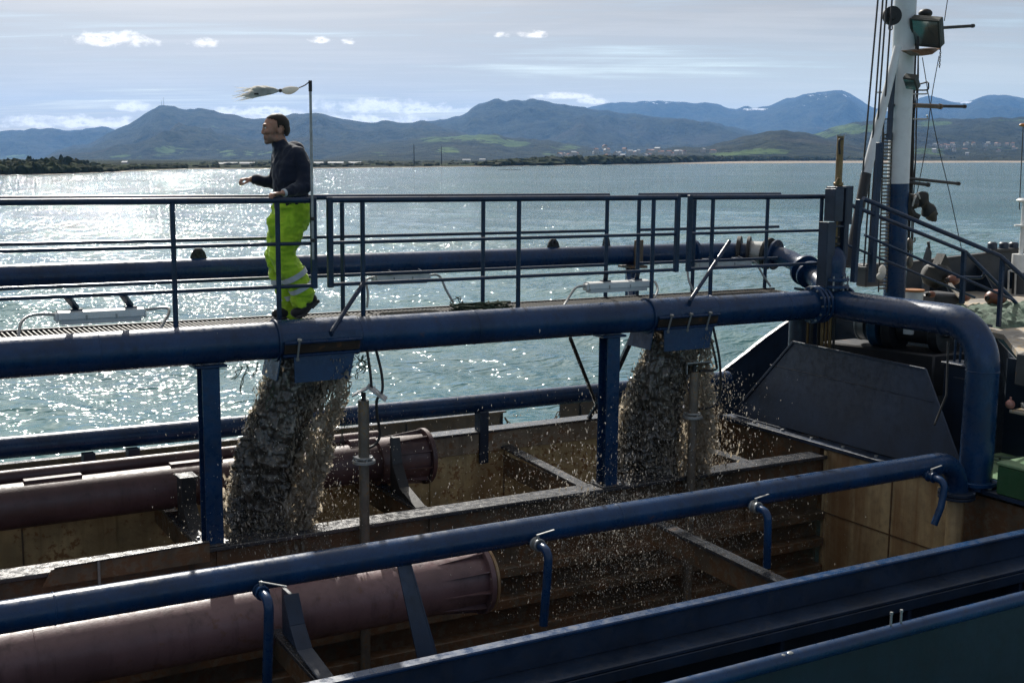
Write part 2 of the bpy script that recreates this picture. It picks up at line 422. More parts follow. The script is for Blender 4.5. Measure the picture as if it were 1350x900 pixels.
T_.l.new(T_.n['Principled BSDF'].outputs[0], mx_.inputs[1]); T_.l.new(tr_.outputs[0], mx_.inputs[2]); T_.l.new(mx_.outputs[0], T_.n['Material Output'].inputs[0])
for m_ in (M_BLUE, M_RAIL): m_.node_tree.nodes['Principled BSDF'].inputs['Specular IOR Level'].default_value = .36

# ------------------------------------------------------------------ earth: sea, shore, hills, far woods and houses
HEAD = np.array([cos(radians(60)), sin(radians(60))]); RIGHT = np.array([sin(radians(60)), -cos(radians(60))])
def far(px, py, D):
    """point at depth D (metres along the view) on the sight line of a photo pixel"""
    r = ray(px, py, EARTH); k = D/(r[0]*HEAD[0]+r[1]*HEAD[1])
    return r[0]*k, r[1]*k, CAM_Z+r[2]*k
def hide_depth(py): return CAM_Z*1617/(py-208)          # depth of the sea surface at an image row
def interp(tab, x): return np.interp(x, [p[0] for p in tab], [p[1] for p in tab])

def water_material():
    m, T, b, oc = material('sea_water')
    geo = T.new('ShaderNodeNewGeometry'); p = geo.outputs['Position']
    big = T.noise(p, .05, 4, .6)
    c = T.mix(T.ss(big, .35, .65), (.020, .096, .112), (.034, .135, .148))
    T.put(b.inputs['Base Color'], c); b.inputs['IOR'].default_value = 1.33; b.inputs['Roughness'].default_value = .08
    w1 = T.noise(T.map(p, (1, 1.9, 1), rot=(0, 0, .5)), .62, 1.2, .5, .5)
    w2 = T.noise(T.map(p, (1, 1.6, 1), rot=(0, 0, .2)), 1.9, 1.0, .5, .5)
    w3 = T.noise(T.map(p, (1, 1.3, 1), rot=(0, 0, -.3)), 5.0, 0, .5, .3)
    w0 = T.noise(T.map(p, (1, .45, 1), rot=(0, 0, radians(-60))), .17, 3, .6, .6)
    gust = T.math('ADD', .66, T.math('MULTIPLY', T.ss(T.noise(T.map(p, (.6, 1, 1), rot=(0, 0, radians(-60))), .022, 4, .6, .8), .35, .65), .75))
    fine = T.math('MULTIPLY', T.math('ADD', T.math('ADD', T.math('MULTIPLY', w1, .24), T.math('MULTIPLY', w2, .145)), T.math('MULTIPLY', w3, .035)), gust)
    h = T.math('ADD', fine, T.math('MULTIPLY', w0, .42))
    n = T.new('ShaderNodeBump'); n.inputs['Strength'].default_value = 1.0; n.inputs['Distance'].default_value = 1.0
    T.put(n.inputs['Height'], h); T.l.new(n.outputs[0], b.inputs['Normal'])
    return m
def wave_height(x, y):
    r = np.random.default_rng(3); z = np.zeros_like(x)
    for i in range(34):
        L = 1.1*1.14**(i*.62); k = 2*pi/L; th = radians(200)+r.normal(0, .55); A = .0085*L**.85
        ph = r.uniform(0, 6.28); a = k*(x*cos(th)+y*sin(th))+ph
        z += A*(1.6*np.exp(np.sin(a)-1)-.7)
    P = np.stack([x*.05, y*.05, x*0], 1); return z*(.75+.5*vnoise(P, 5))
def build_sea():
    radii = np.concatenate([np.geomspace(7, 160, 330), np.geomspace(163, 16000, 70)])
    hx = radians(60)
    azs = np.concatenate([np.linspace(hx-pi, hx-.78, 24)[:-1], np.linspace(hx-.78, hx+.78, 640), np.linspace(hx+.78, hx+pi, 24)[1:]])
    A, Rr = np.meshgrid(azs, radii); x = (Rr*np.cos(A)).ravel(); y = (Rr*np.sin(A)).ravel()
    fade = np.clip(1-(Rr.ravel()-60)/140, 0, 1)
    z = wave_height(x, y)*fade
    n, m = len(azs), len(radii)
    v = np.stack([x, y, z], 1); i = np.arange((m-1)*(n-1)); r, c = i//(n-1), i % (n-1)
    f = np.stack([r*n+c, (r+1)*n+c, (r+1)*n+c+1, r*n+c+1], 1)
    me = bpy.data.meshes.new('sea'); me.from_pydata(np.vstack([v, [[0, 0, -.05]]]).tolist(), [], f[:, ::-1].tolist()+[(j+1, j, len(v)) for j in range(n-1)])
    me.polygons.foreach_set('use_smooth', [True]*len(me.polygons)); me.materials.append(water_material())
    bm = bmesh.new(); bm.from_mesh(me); bmesh.ops.recalc_face_normals(bm, faces=bm.faces)
    if sum(f_.normal.z for f_ in bm.faces) < 0: bmesh.ops.reverse_faces(bm, faces=bm.faces)
    bm.to_mesh(me); bm.free()
    o = bpy.data.objects.new('sea', me); COL.objects.link(o); tag(o, kind='structure')
build_sea()

def land_material():
    m, T, b, oc = material('hill_land')
    at_ = T.new('ShaderNodeAttribute', attribute_name='cover'); sep = T.new('ShaderNodeSeparateColor'); T.put(sep.inputs[0], at_.outputs['Color'])
    mead, snow, sand = sep.outputs
    geo = T.new('ShaderNodeNewGeometry'); p = geo.outputs['Position']
    n1 = T.noise(p, .0022, 6, .65); n2 = T.noise(p, .012, 6, .7); n3 = T.noise(p, .004, 4, .6)
    n4 = T.noise(p, .045, 5, .7); forest = T.mix(T.ss(T.math('ADD', T.math('MULTIPLY', n2, .6), T.math('MULTIPLY', n4, .4)), .38, .62), (.008, .013, .009), (.050, .055, .028))
    forest = T.mix(T.math('MULTIPLY', T.ss(n1, .52, .7), .55), forest, (.07, .06, .04))
    grass = T.mix(T.ss(n3, .35, .65), (.065, .105, .032), (.115, .165, .055))
    vo = T.new('ShaderNodeTexVoronoi', feature='DISTANCE_TO_EDGE'); T.put(vo.inputs['Vector'], p); vo.inputs['Scale'].default_value = .006
    hedge = T.math('SUBTRACT', 1.0, T.ss(vo.outputs['Distance'], .03, .09))
    mm = T.ss(T.math('ADD', T.math('SUBTRACT', mead, T.math('MULTIPLY', hedge, .35)), T.math('MULTIPLY', T.math('SUBTRACT', n2, .5), 2.4)), .40, .62)
    c = T.mix(mm, forest, grass)
    c = T.mix(T.ss(T.math('ADD', snow, T.math('MULTIPLY', T.math('SUBTRACT', n2, .5), 2.2)), .5, .62), c, (.75, .77, .8))
    c = T.mix(sand, c, (.42, .36, .30))
    T.put(b.inputs['Base Color'], c); b.inputs['Roughness'].default_value = 1.0; b.inputs['Specular IOR Level'].default_value = .05
    nb = T.new('ShaderNodeBump'); nb.inputs['Strength'].default_value = 1.0; nb.inputs['Distance'].default_value = 70
    T.put(nb.inputs['Height'], n2); T.l.new(nb.outputs[0], b.inputs['Normal'])
    return m
M_LAND = land_material()
def grid_mesh(name, v, nr, nc, cover, mat):
    i = np.arange((nr-1)*(nc-1)); r, c = i//(nc-1), i % (nc-1)
    f = np.stack([r*nc+c, r*nc+c+1, (r+1)*nc+c+1, (r+1)*nc+c], 1)
    me = bpy.data.meshes.new(name); me.from_pydata(v.tolist(), [], f.tolist())
    at_ = me.attributes.new('cover', 'FLOAT_COLOR', 'POINT'); at_.data.foreach_set('color', np.hstack([cover, np.ones((len(cover), 1))]).astype(np.float32).ravel())
    me.polygons.foreach_set('use_smooth', [True]*len(me.polygons)); me.materials.append(mat)
    o = bpy.data.objects.new(name, me); COL.objects.link(o); tag(o, kind='structure'); return o
def hill(name, ridge, D, D0, meadows=(), snow=(), seed=1, rough=.33, jag=1.0, px0=-650, px1=2000, nc=520, nr=64):
    px = np.linspace(px0, px1, nc); py = interp(ridge, px)
    t = np.concatenate([np.linspace(0, 1, nr-10), 1+np.linspace(.06, .7, 10)])
    lat = (px-675)/1617.; zr = CAM_Z+(208-py)/1617*D
    zr = zr+fbm(np.stack([px*.09, px*0, px*0], 1), 5, seed+90, .6)*D*.0016*jag
    zr = np.maximum(zr, -25)
    TT, LL = np.meshgrid(t, lat, indexing='ij'); ZR = np.broadcast_to(zr, TT.shape)
    dep = D0+(D-D0)*TT
    wx = LL*D; P = np.stack([(wx/D*9).ravel(), (TT*3.2).ravel(), TT.ravel()*0+seed], 1)
    spur = fbm(P, 7, seed, .56, ridge=True).reshape(TT.shape)*.8+fbm(P*.6, 3, seed+4).reshape(TT.shape)*.5
    shp = np.where(TT <= 1, np.clip(TT, 0, 1)**1.25, 1-.6*(TT-1))
    edge = np.clip(TT*(1-TT)*4, 0, 1)**.7*(TT <= 1)
    # depth along the view sets the lateral spread, so a spur nearer than the ridge keeps its bearing
    z = ZR*np.clip(shp+spur*rough*1.5*edge, -.02, None)
    lim = CAM_Z+(ZR-CAM_Z)*dep/D*.985
    z = np.where((TT < 1) & (ZR > 0), np.minimum(z, np.maximum(lim, 0)), z)
    X = HEAD[0]*dep+RIGHT[0]*LL*dep; Y = HEAD[1]*dep+RIGHT[1]*LL*dep
    v = np.stack([X.ravel(), Y.ravel(), z.ravel()-1.0], 1)
    PX = (675+LL*1617).ravel(); PY = (208-(z-CAM_Z)/dep*1617).ravel()
    cov = np.zeros((len(v), 3))
    for k, lst in ((0, meadows), (1, snow)):
        for (mx, my, rx, ry, s) in lst:
            q = 1-((PX-mx)/rx)**2-((PY-my)/ry)**2
            cov[:, k] = np.maximum(cov[:, k], np.clip(q*1.2, 0, 1)*s)
    return grid_mesh(name, v, len(t), nc, cov, M_LAND)

hill('distant_hills', [(-650, 170), (-200, 180), (0, 175), (10, 174), (30, 172), (40, 171), (60, 170), (75, 171), (90, 173), (105, 173), (120, 170), (140, 168), (152, 170), (200, 182), (300, 200), (420, 215), (2000, 215)], 11000, 8600, seed=11, meadows=[(22, 206, 25, 4, .7)])
hill('antenna_mountain', [(-650, 225), (20, 216), (55, 209), (75, 198), (90, 193), (105, 192), (118, 190), (130, 184), (160, 170), (175, 163), (190, 153), (203, 145), (215, 139), (222, 139), (240, 144.5), (256, 145), (264, 144), (270, 144), (283, 146), (297, 151), (320, 154), (335, 157.5), (350, 156), (368, 154), (385, 152), (400, 150), (410, 150), (430, 152), (450, 156), (470, 160), (488, 163.5), (500, 161), (510, 159.5), (530, 163), (545, 162), (560, 160), (600, 172), (680, 196), (760, 214), (2000, 222)], 7600, 4600, seed=23, rough=.38,
     meadows=[(170, 206, 45, 5, .8), (225, 198, 35, 9, .75), (290, 201, 40, 7, .65), (350, 202, 60, 6, .6), (450, 209, 40, 5, .8), (300, 165, 60, 6, .25), (505, 205, 40, 6, .7)])
hill('plateau_mountain', [(-650, 235), (400, 232), (440, 200), (480, 182), (520, 170), (548, 164), (570, 160), (600, 155.5), (614, 151), (621, 144), (628, 140.5), (640, 136), (650, 132.5), (657, 132), (668, 134.5), (680, 132.5), (692, 133.5), (702, 132), (712, 133), (728, 136), (745, 140), (765, 142.5), (790, 146), (820, 149), (850, 153), (900, 157), (940, 163), (975, 169), (985, 172), (1010, 184), (1060, 204), (1110, 214), (2000, 226)], 9400, 5600, seed=31, rough=.32)
hill('snowy_mountains', [(-650, 226), (600, 214), (720, 168), (775, 143.5), (790, 140), (802, 137), (816, 135.5), (836, 136.8), (850, 134.5), (872, 134.7), (900, 136), (916, 137), (930, 136), (945, 138), (958, 144), (968, 145.5), (976, 142.5), (982, 139.5), (988, 142.5), (1000, 142), (1012, 141.5), (1030, 133), (1050, 128), (1065, 124.5), (1082, 122.5), (1098, 120.5), (1108, 121), (1120, 126), (1131, 133), (1145, 142), (1165, 148), (1190, 141), (1210, 130), (1222, 128), (1234, 130.5), (1247, 134), (1258, 136), (1272, 134.5), (1290, 128.5), (1304, 126.5), (1320, 127), (1335, 130), (1352, 132), (1450, 142), (2000, 165)], 14500, 9600, seed=43, rough=.30, jag=.7,
     snow=[(870, 137, 50, 3.5, .36), (990, 145, 26, 2.5, .75), (1090, 128, 55, 7, .30), (1060, 140, 30, 6, .26), (1268, 136, 13, 2.6, .95)])
hill('meadow_hills', [(-650, 232), (380, 226), (430, 207), (480, 191), (520, 185), (560, 181.5), (590, 180), (620, 177.5), (650, 176.5), (668, 180), (690, 183), (730, 186), (770, 192), (800, 201), (840, 210), (2000, 222)], 5200, 3000, seed=57, rough=.22,
     meadows=[(575, 184, 30, 5, .85), (625, 181, 45, 6, 1.0), (680, 190, 25, 5, .95), (590, 198, 22, 6, .7), (655, 186, 35, 4, .9), (745, 194, 28, 5, .6), (730, 202, 30, 4, .55), (500, 203, 25, 4, .5)])
hill('grassy_slope', [(-650, 232), (960, 218), (1000, 203), (1040, 188), (1080, 174), (1106, 165), (1130, 160.5), (1155, 159), (1200, 158), (1250, 157.5), (1300, 156), (1350, 154.5), (1500, 150), (2000, 158)], 5600, 3200, seed=71, rough=.2,
     meadows=[(1120, 170, 50, 9, .95), (1090, 176, 30, 8, .7), (1230, 163, 40, 4, .8), (1330, 159, 40, 2.5, .5), (1235, 200, 60, 6, .8), (1330, 196, 30, 5, .55)])
hill('wooded_ridge', [(-650, 232), (690, 214), (740, 207), (800, 203), (840, 201), (868, 197), (886, 193.5), (905, 192.5), (925, 193.5), (940, 190), (962, 184), (985, 178.5), (1003, 174.5), (1022, 172), (1042, 173), (1062, 175), (1085, 182), (1110, 188), (1150, 194), (1230, 199), (1350, 202), (2000, 207)], 3900, 2500, seed=83, rough=.2,
     meadows=[(1010, 200, 50, 5.5, .95), (960, 203, 34, 3.5, .9), (880, 206, 24, 3, .5)])

SHORE = [(-900, 238), (-300, 233), (0, 231), (60, 230), (120, 228), (170, 225.5), (250, 223), (450, 221.5), (660, 219), (760, 217.6), (900, 216), (1000, 215.2), (1200, 214.6), (1350, 214.2), (2000, 214)]
def build_shore():
    px = np.linspace(-900, 2000, 300); D0 = hide_depth(interp(SHORE, px)+fbm(np.stack([px*.05, px*0, px*0], 1), 3, 9)*.35)
    t = np.concatenate([[-.05, 0, .01, .03, .07, .13, .22], np.geomspace(.35, 8, 22)])
    TT, LL = np.meshgrid(t, (px-675)/1617., indexing='ij'); dep = D0[None, :]*(1+TT*1.2)
    z = np.where(TT < 0, -1.5, np.where(TT < .02, .15+.0*TT, .25+1.0*np.clip(TT, 0, 1)))
    PX = 675+LL*1617
    z = z-.9*np.clip((PX-830)/120, 0, 1)*(TT > 0)*(TT < .5)
    sand = (TT < .012)*1.0*(PX < 830)*.8+np.clip((PX-830)/100, 0, 1)*(TT < .5)
    v = np.stack([(HEAD[0]*dep+RIGHT[0]*LL*dep).ravel(), (HEAD[1]*dep+RIGHT[1]*LL*dep).ravel(), np.maximum(z, np.where(TT < 0, -2, .06)).ravel()], 1)
    cov = np.zeros((len(v), 3)); cov[:, 0] = .35; cov[:, 2] = np.clip(sand, 0, 1).ravel()
    grid_mesh('shore_land', v, len(t), 300, cov, M_LAND)
    x, y, z = far(672, 223.6, hide_depth(224)); mb = MB()
    mb.ball((x, y, -.05), (8, 4, .30), 16, 6); o = mb.build('sandbank', M_LAND, ship=False); tag(o, kind='structure')
build_shore()

def leaf_material():
    m, T, b, oc = material('far_tree_leaves'); geo = T.new('ShaderNodeNewGeometry'); p = geo.outputs['Position']
    n = T.noise(p, .12, 5, .7); n2 = T.noise(p, .02, 3, .6)
    c = T.mix(T.ss(n, .3, .7), (.010, .016, .008), (.040, .050, .018)); c = T.mix(T.math('MULTIPLY', T.ss(n2, .5, .7), .5), c, (.06, .05, .03))
    T.put(b.inputs['Base Color'], c); b.inputs['Roughness'].default_value = 1; b.inputs['Specular IOR Level'].default_value = .05
    return m
M_LEAF = leaf_material()
def woods(name, spots):
    """a far-off wood: many ragged crowns standing close, joined as one mass"""
    ico = bmesh.new(); bmesh.ops.create_icosphere(ico, subdivisions=2, radius=1); base = np.array([v.co[:] for v in ico.verts]); fa = np.array([[v.index for v in f.verts] for f in ico.faces]); ico.free()
    vs = []; fs = []; k = 0
    for (x, y, z, w, h, seed) in spots:
        d = 1+.38*vnoise(base*2.1+seed*7.3, 3)+.22*vnoise(base*4.7+seed*3.1, 4)
        p = base*d[:, None]*np.array([w/2, w/2, h*.62])+np.array([x, y, z+h*.45])
        vs.append(p); fs.append(fa+k); k += len(base)
    me = bpy.data.meshes.new(name); me.from_pydata(np.vstack(vs).tolist(), [], np.vstack(fs).tolist()); me.materials.append(M_LEAF)
    o = bpy.data.objects.new(name, me); COL.objects.link(o); tag(o, kind='stuff'); return o
sp = []
for i in range(1000):       # wooded headland
    px = random.uniform(-500, 158); top = interp([(-500, 204), (0, 208), (30, 208), (75, 207.5), (95, 209.5), (115, 214), (135, 218.5), (158, 222)], px)
    base = interp(SHORE, px); k = random.random(); D = hide_depth(base)*(1.015+.5*k*k)
    hmax = (base-top)/1617*D*(.75+.25*k)
    x, y, z = far(px, 208, D); w = random.uniform(3, 6.5); sp.append((x, y, .3, w, max(1.5, hmax*random.uniform(.42, .74)), i))
for i in range(150):
    px = random.uniform(130, 245); base = interp(SHORE, px); D = hide_depth(base)*random.uniform(1.03, 1.5); x, y, z = far(px, 208, D)
    sp.append((x, y, .3, random.uniform(3, 6), random.uniform(.7, 2.0), i+1000))
woods('headland_wood', sp)
sp = []
for i in range(1700):       # tree belt behind the beach and round the village
    px = random.uniform(640, 1500); base = interp(SHORE, px)-interp([(640, 0), (830, .3), (960, 2.6), (1500, 2.8)], px); D = hide_depth(base)*random.uniform(1.0, 1.12); x, y, z = far(px, 208, D)
    hh = interp([(640, 4), (680, 6), (760, 8), (900, 9), (1000, 10), (1150, 8), (1500, 9)], px)
    sp.append((x, y, .3, random.uniform(7, 20), hh*random.uniform(.45, .95), i+5000))
woods('coastal_tree_belt', sp)
sp = []
for i in range(260):        # low trees along the flat shore
    px = random.uniform(260, 660); D = hide_depth(interp(SHORE, px))*random.uniform(1.05, 2.2); x, y, z = far(px, 208, D)
    sp.append((x, y, .3, random.uniform(3, 9), random.uniform(.6, 2.2), i+9000))
woods('flat_shore_trees', sp)

M_HWALL = paint('house_wall', (.48, .46, .43), .8, .1, grime=.1, bumps=0); M_HROOF = paint('house_roof_tile', (.28, .14, .10), .8, .2, grime=.1, bumps=0)
M_SHED = paint('shed_roof_metal', (.36, .37, .38), .7, .08, grime=.1, bumps=0)
def house(px, py, D, w, dpt, h, rz, label, group, roofm, name='house', cat='house'):
    x, y, z = far(px, py, D); c, s = cos(rz), sin(rz)
    t = thing(name, (x, y, z), label, cat, group, ship=False); m = MB(); m.box((x, y, z+h/2-1), (w, dpt, h+2), 0, rz); m.build('wall', M_HWALL, t)
    r = MB(); u = Vector((c, s, 0)); v = Vector((-s, c, 0)); o = Vector((x, y, z+h)); e = .4
    r.prism([o-v*(dpt/2+e)-u*(w/2+e), o+v*(dpt/2+e)-u*(w/2+e), o+Vector((0, 0, dpt*.28))-u*(w/2+e)], u*(w+2*e)); r.build('roof', roofm, t)
rh = random.Random(5)
for i in range(74):
    if i < 34: px, py, D = rh.gauss(845, 38), rh.gauss(202, 2.2), rh.uniform(2500, 2900)
    elif i < 44: px, py, D = rh.uniform(728, 762), rh.uniform(204, 207.5), rh.uniform(2300, 2500)
    else: px, py, D = rh.uniform(1225, 1350), rh.uniform(189, 204), rh.uniform(3100, 3600)
    lab = ('pale house with tiled roof in the village above the tree belt', 'houses of the village across the bay') if i < 34 else ('pale house among trees at the near end of the village', 'houses beside the village trees') if i < 44 else ('pale house in the hillside hamlet behind the mast', 'houses of the hillside hamlet')
    house(px, py, D, rh.uniform(7, 13), rh.uniform(6, 9), rh.uniform(3, 5.5), rh.uniform(0, pi), lab[0], lab[1], M_HROOF if rh.random() < .6 else M_SHED)
for i, (px, py, w, lab) in enumerate([(165, 216, 9, 'small pale shed at the end of the wooded headland'), (290, 218, 12, 'short pale warehouse on the flat shore behind the walking man'), (304, 217.5, 22, 'long pale warehouse on the flat shore before the man'), (326, 217.4, 24, 'longest pale warehouse beside the head of the rail'), (420, 217, 15, 'short pale warehouse just beyond the flag pole'), (443, 216.8, 26, 'long pale warehouse on the shore past the flag pole'), (468, 216.8, 20, 'pale warehouse at the far end of the shore sheds'), (615, 212, 22, 'white factory shed under the green meadow hill'), (636, 211.5, 16, 'smaller white factory shed under the green meadow hill'), (655, 214, 10, 'small pale shed beside the first coastal trees')]):
    house(px, py, 1150 if px < 500 else 1900, w*.55, 4.5, 1.3, radians(60-90+rh.uniform(-8, 8)), lab, 'pale sheds along the far shore', M_SHED, 'warehouse', 'warehouse')
for (px, dx) in ((216, 0), (213.2, -1)):      # masts on the summit
    x, y, z = far(px, 139.5, 7600); m = MB(); h = 52 if dx == 0 else 34
    m.tube([(x, y, z-25), (x, y, z+h*.5), (x, y, z+h)], [2.2, 1.3, .7], 6); o = m.build('radio_mast', M_GALV, ship=False)
    tag(o, 'taller thin radio mast on the mountain summit' if dx == 0 else 'shorter thin radio mast on the mountain summit', 'radio mast')
for (px, h, lab) in ((546, 19, 'thin chimney on the flat shore nearer the flag pole'), (582, 17, 'thin chimney on the flat shore nearer the meadow hill')):
    x, y, z = far(px, 219, 1150); m = MB(); m.tube([(x, y, 0), (x, y, h)], [.55, .35], 8); o = m.build('chimney', M_DARK, ship=False); tag(o, lab, 'chimney')

def build_haze():
    m = bpy.data.materials.new('bay_haze'); m.use_nodes = True; t = m.node_tree; t.nodes.clear()
    o = t.nodes.new('ShaderNodeOutputMaterial'); v = t.nodes.new('ShaderNodeVolumePrincipled')
    v.inputs['Color'].default_value = HAZE_COL; v.inputs['Density'].default_value = HAZE_D; v.inputs['Anisotropy'].default_value = .3
    t.links.new(v.outputs[0], o.inputs['Volume'])
    mb = MB(); mb.span((-19000, -19000, -3.5), (19000, 19000, 860), 0); h = mb.build('haze', m, ship=False, smooth=False); tag(h, kind='stuff')
HAZE_COL = (.22, .49, 1.0, 1); HAZE_D = 4.0e-5
build_haze()

# ------------------------------------------------------------------ the dredger: hopper, girders, coamings
GY = 10.10                                 # lengthwise plane of the centre girder and main pipe
FWD = 10.0                                 # plane of the forward bulkhead
XA = -6.0                                  # aft end of what is built (outside the picture)

def hopper():
    # far wall with coaming band, top flat and welded panels
    t = thing('hopper_wall', (4, 11.95, 1.0), 'far hopper side wall of rust streaked mustard steel beyond the mud streams', 'hopper wall')
    m = MB(); m.span((XA, 11.94, .6), (FWD, 12.06, 3.32), 0); m.build('lower_plating', M_MUST, t)
    m = MB(); m.span((XA, 11.90, 3.322), (FWD, 12.06, 3.545), .004); m.build('coaming_band', M_BAND, t)
    m = MB(); m.span((XA, 11.87, 3.547), (FWD, 12.10, 3.575), .005); m.build('top_flat', M_BEAM, t)
    for x in (-.2, 1.55, 3.3, 5.05, 6.8, 8.5):
        m = MB(); m.span((x-.008, 11.93, .7), (x+.008, 11.938, 3.3), 0); m.build('weld_seam', M_RUST, t)
    for x in (2.35, 5.9):
        m = MB(); m.span((x-.06, 11.915, .6), (x+.06, 11.939, 3.318), 0); m.build('stiffener', M_MUST, t)
    # forward bulkhead, ochre on the near half, dark on the far half behind the spray
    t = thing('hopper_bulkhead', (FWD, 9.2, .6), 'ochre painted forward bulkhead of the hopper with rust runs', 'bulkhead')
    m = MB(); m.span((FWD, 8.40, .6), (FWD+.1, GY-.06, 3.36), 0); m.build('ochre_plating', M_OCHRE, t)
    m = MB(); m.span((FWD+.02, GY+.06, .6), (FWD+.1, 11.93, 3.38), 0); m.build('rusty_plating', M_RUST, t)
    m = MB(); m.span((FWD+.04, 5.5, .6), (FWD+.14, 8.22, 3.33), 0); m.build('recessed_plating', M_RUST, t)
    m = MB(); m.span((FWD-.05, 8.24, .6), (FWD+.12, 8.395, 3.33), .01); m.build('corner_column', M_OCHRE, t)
    m = MB(); m.span((FWD-.06, 5.5, 3.382), (FWD+.16, 11.88, 3.43), .006); m.build('top_flat', M_PLATE, t)
    for k in range(9):
        y = 7.3+k*.5
        m = MB(); m.tube([(FWD+.02, y, 3.428), (FWD+.02, y, 3.452)], .022, 6); m.build('bolt', M_GALV, t)
    m = MB(); m.span((FWD-.012, 9.02, .6), (FWD-.002, 9.034, 3.37), 0); m.span((FWD-.010, 8.41, 2.62), (FWD-.002, GY-.07, 2.634), 0); m.build('weld_seam', M_RUST, t)
    m = MB(); m.span((FWD-.03, GY-.10, .6), (FWD-.002, GY-.06, 3.36), 0); m.build('edge_strip', M_OCHRE, t)
    # centre girder with the plated wall and stringers below it
    t = thing('centre_girder', (4, GY, .6), 'long wet centre girder carrying the pipe posts across the hopper', 'girder')
    m = MB(); m.span((XA, GY-.13, 3.27), (FWD-.03, GY+.13, 3.31), .008); m.build('top_flange', M_BEAM, t)
    m = MB(); m.span((XA, GY-.03, 2.85), (FWD-.03, GY+.03, 3.268), 0); m.build('web', M_RUST, t)
    m = MB(); m.span((XA, GY+.02, .6), (FWD-.03, GY+.06, 2.848), 0); m.build('lower_plating', M_RUST, t)
    for z in (2.62, 2.3, 1.98, 1.62, 1.3):
        m = MB(); m.span((XA, GY-.12, z), (FWD-.04, GY+.018, z+.035), .006); m.span((XA, GY-.135, z-.06), (FWD-.04, GY-.11, z+.034), .004); m.build('stringer', M_RUST, t)
    for x in (.9, 2.9, 4.95, 7.0, 8.9):
        m = MB(); m.span((x-.03, GY-.05, 2.66), (x+.03, GY+.018, 3.26), 0); m.build('stiffener', M_RUST, t)
    # splash boards standing along the girder
    t = thing('splash_board', (2.1, 10.0, 3.31), 'rusty splash board standing on the girder left of the first post', 'splash board')
    m = MB(); m.prism([(1.42, 9.95, 3.20), (2.78, 9.95, 3.20), (2.78, 9.95, 3.365), (1.50, 9.95, 3.335)], (0, .014, 0)); m.build('board', M_RUST, t)
    m = MB(); m.bar((1.52, 9.957, 3.345), (2.78, 9.957, 3.375), .035, .012); m.build('top_edge', M_BEAM, t)
    m = MB(); m.cyl((1.86, 9.93, 3.16), (1.86, 9.93, 3.37), .012, 8); m.build('clamp_bolt', M_GALV, t)
    # dark dredged slurry
    m = MB(); nx, ny = 60, 24; vs = []
    gx = np.linspace(XA, FWD, nx); gy = np.linspace(6.7, 11.95, ny); gg = np.stack(np.meshgrid(gx, gy, indexing='ij'), -1).reshape(-1, 2)
    zz = 1.35+.10*fbm(np.stack([gg[:, 0]*1.5, gg[:, 1]*1.5, gg[:, 0]*0], 1), 4, 3)
    m.add([(a, b, c) for (a, b), c in zip(gg, zz)], [(i*ny+j, (i+1)*ny+j, (i+1)*ny+j+1, i*ny+j+1) for i in range(nx-1) for j in range(ny-1)])
    o = m.build('slurry', M_RUST, None); tag(o, kind='structure')
    # near wall: dark plated side with coaming, ledge and frames facing the deck
    t = thing('hopper_coaming', (4, 6.7, 2.2), 'near dark coaming plate with ledge and frames along the hopper edge', 'coaming')
    m = MB(); m.span((XA, 6.66, 3.23), (12.4, 6.70, 3.42), 0); m.build('coaming_plate', M_PLATE, t)
    m = MB(); m.span((XA, 6.62, 3.422), (12.4, 6.72, 3.45), .008); m.build('top_flat', M_BLUE, t)
    m = MB(); m.span((XA, 6.44, 3.19), (12.4, 6.70, 3.225), .008); m.build('ledge', M_PLATE, t)
    m = MB(); m.span((XA, 6.44, 3.10), (12.4, 6.458, 3.186), .004); m.build('ledge_lip', M_PLATE, t)
    m = MB(); m.span((XA, 6.62, .6), (12.4, 6.70, 3.185), 0); m.build('lower_plating', M_HULL, t)
    for k, x in enumerate((1.9, 3.3, 4.7, 6.1, 7.45, 8.8, 10.1)):
        m = MB(); m.span((x-.02, 6.47, 2.2), (x+.02, 6.618, 3.183), .004); m.build('frame', M_PLATE, t)
    m = MB(); m.tube(arc((8.1, 6.60, 2.78), (1, 0, 0), (0, 0, 1), .16, .3, 2.7, 12), .009, 6); m.build('grab_bar', M_DARK, t)
    m = MB(); m.span((XA, 5.52, 2.1), (12.4, 6.618, 2.2), 0); o = m.build('side_deck', M_GREYDECK); tag(o, kind='structure')
hopper()

def cross_beams():
    rows = [(2.80, 'rusty cross beam beside the left pipe post, running to the far wall'), (4.95, 'dark wet cross beam beneath the far red pipe end'), (6.80, 'bright topped cross beam from far wall to the right pipe post'), (9.0, 'cross beam in the spray behind the second probe pole')]
    for i, (x, lab) in enumerate(rows):
        t = thing('cross_beam', (x, 11, 3.1), lab, 'beam', 'cross beams of the far hopper half')
        m = MB(); m.bar((x, GY+.132, 3.275), (x, 11.935, 3.275 if i != 2 else 3.36), .13, .035); m.build('top_flange', M_BEAM, t)
        m = MB(); m.prism([(x-.01, GY+.132, 3.0), (x-.01, 11.935, 3.02), (x-.01, 11.935, 3.255), (x-.01, GY+.132, 3.255)], (.02, 0, 0)); m.build('web', M_RUST, t)
    rows = [(2.97, 'near cross beam carrying the curved pipe bracket in the foreground'), (6.92, 'pale topped near cross beam crossing the spray to the coaming')]
    for x, lab in rows:
        t = thing('cross_beam', (x, 8.4, 2.9), lab, 'beam', 'cross beams of the near hopper half')
        m = MB(); dz = -.20 if x < 5 else 0; m.bar((x, 6.73, 3.10+dz), (x, GY-.132, 3.20+dz), .13, .035); m.build('top_flange', M_BEAM, t)
        m = MB(); m.prism([(x-.01, 6.73, 2.86+dz), (x-.01, GY-.132, 2.95+dz), (x-.01, GY-.132, 3.18+dz), (x-.01, 6.73, 3.08+dz)], (.02, 0, 0)); m.build('web', M_RUST, t)
cross_beams()

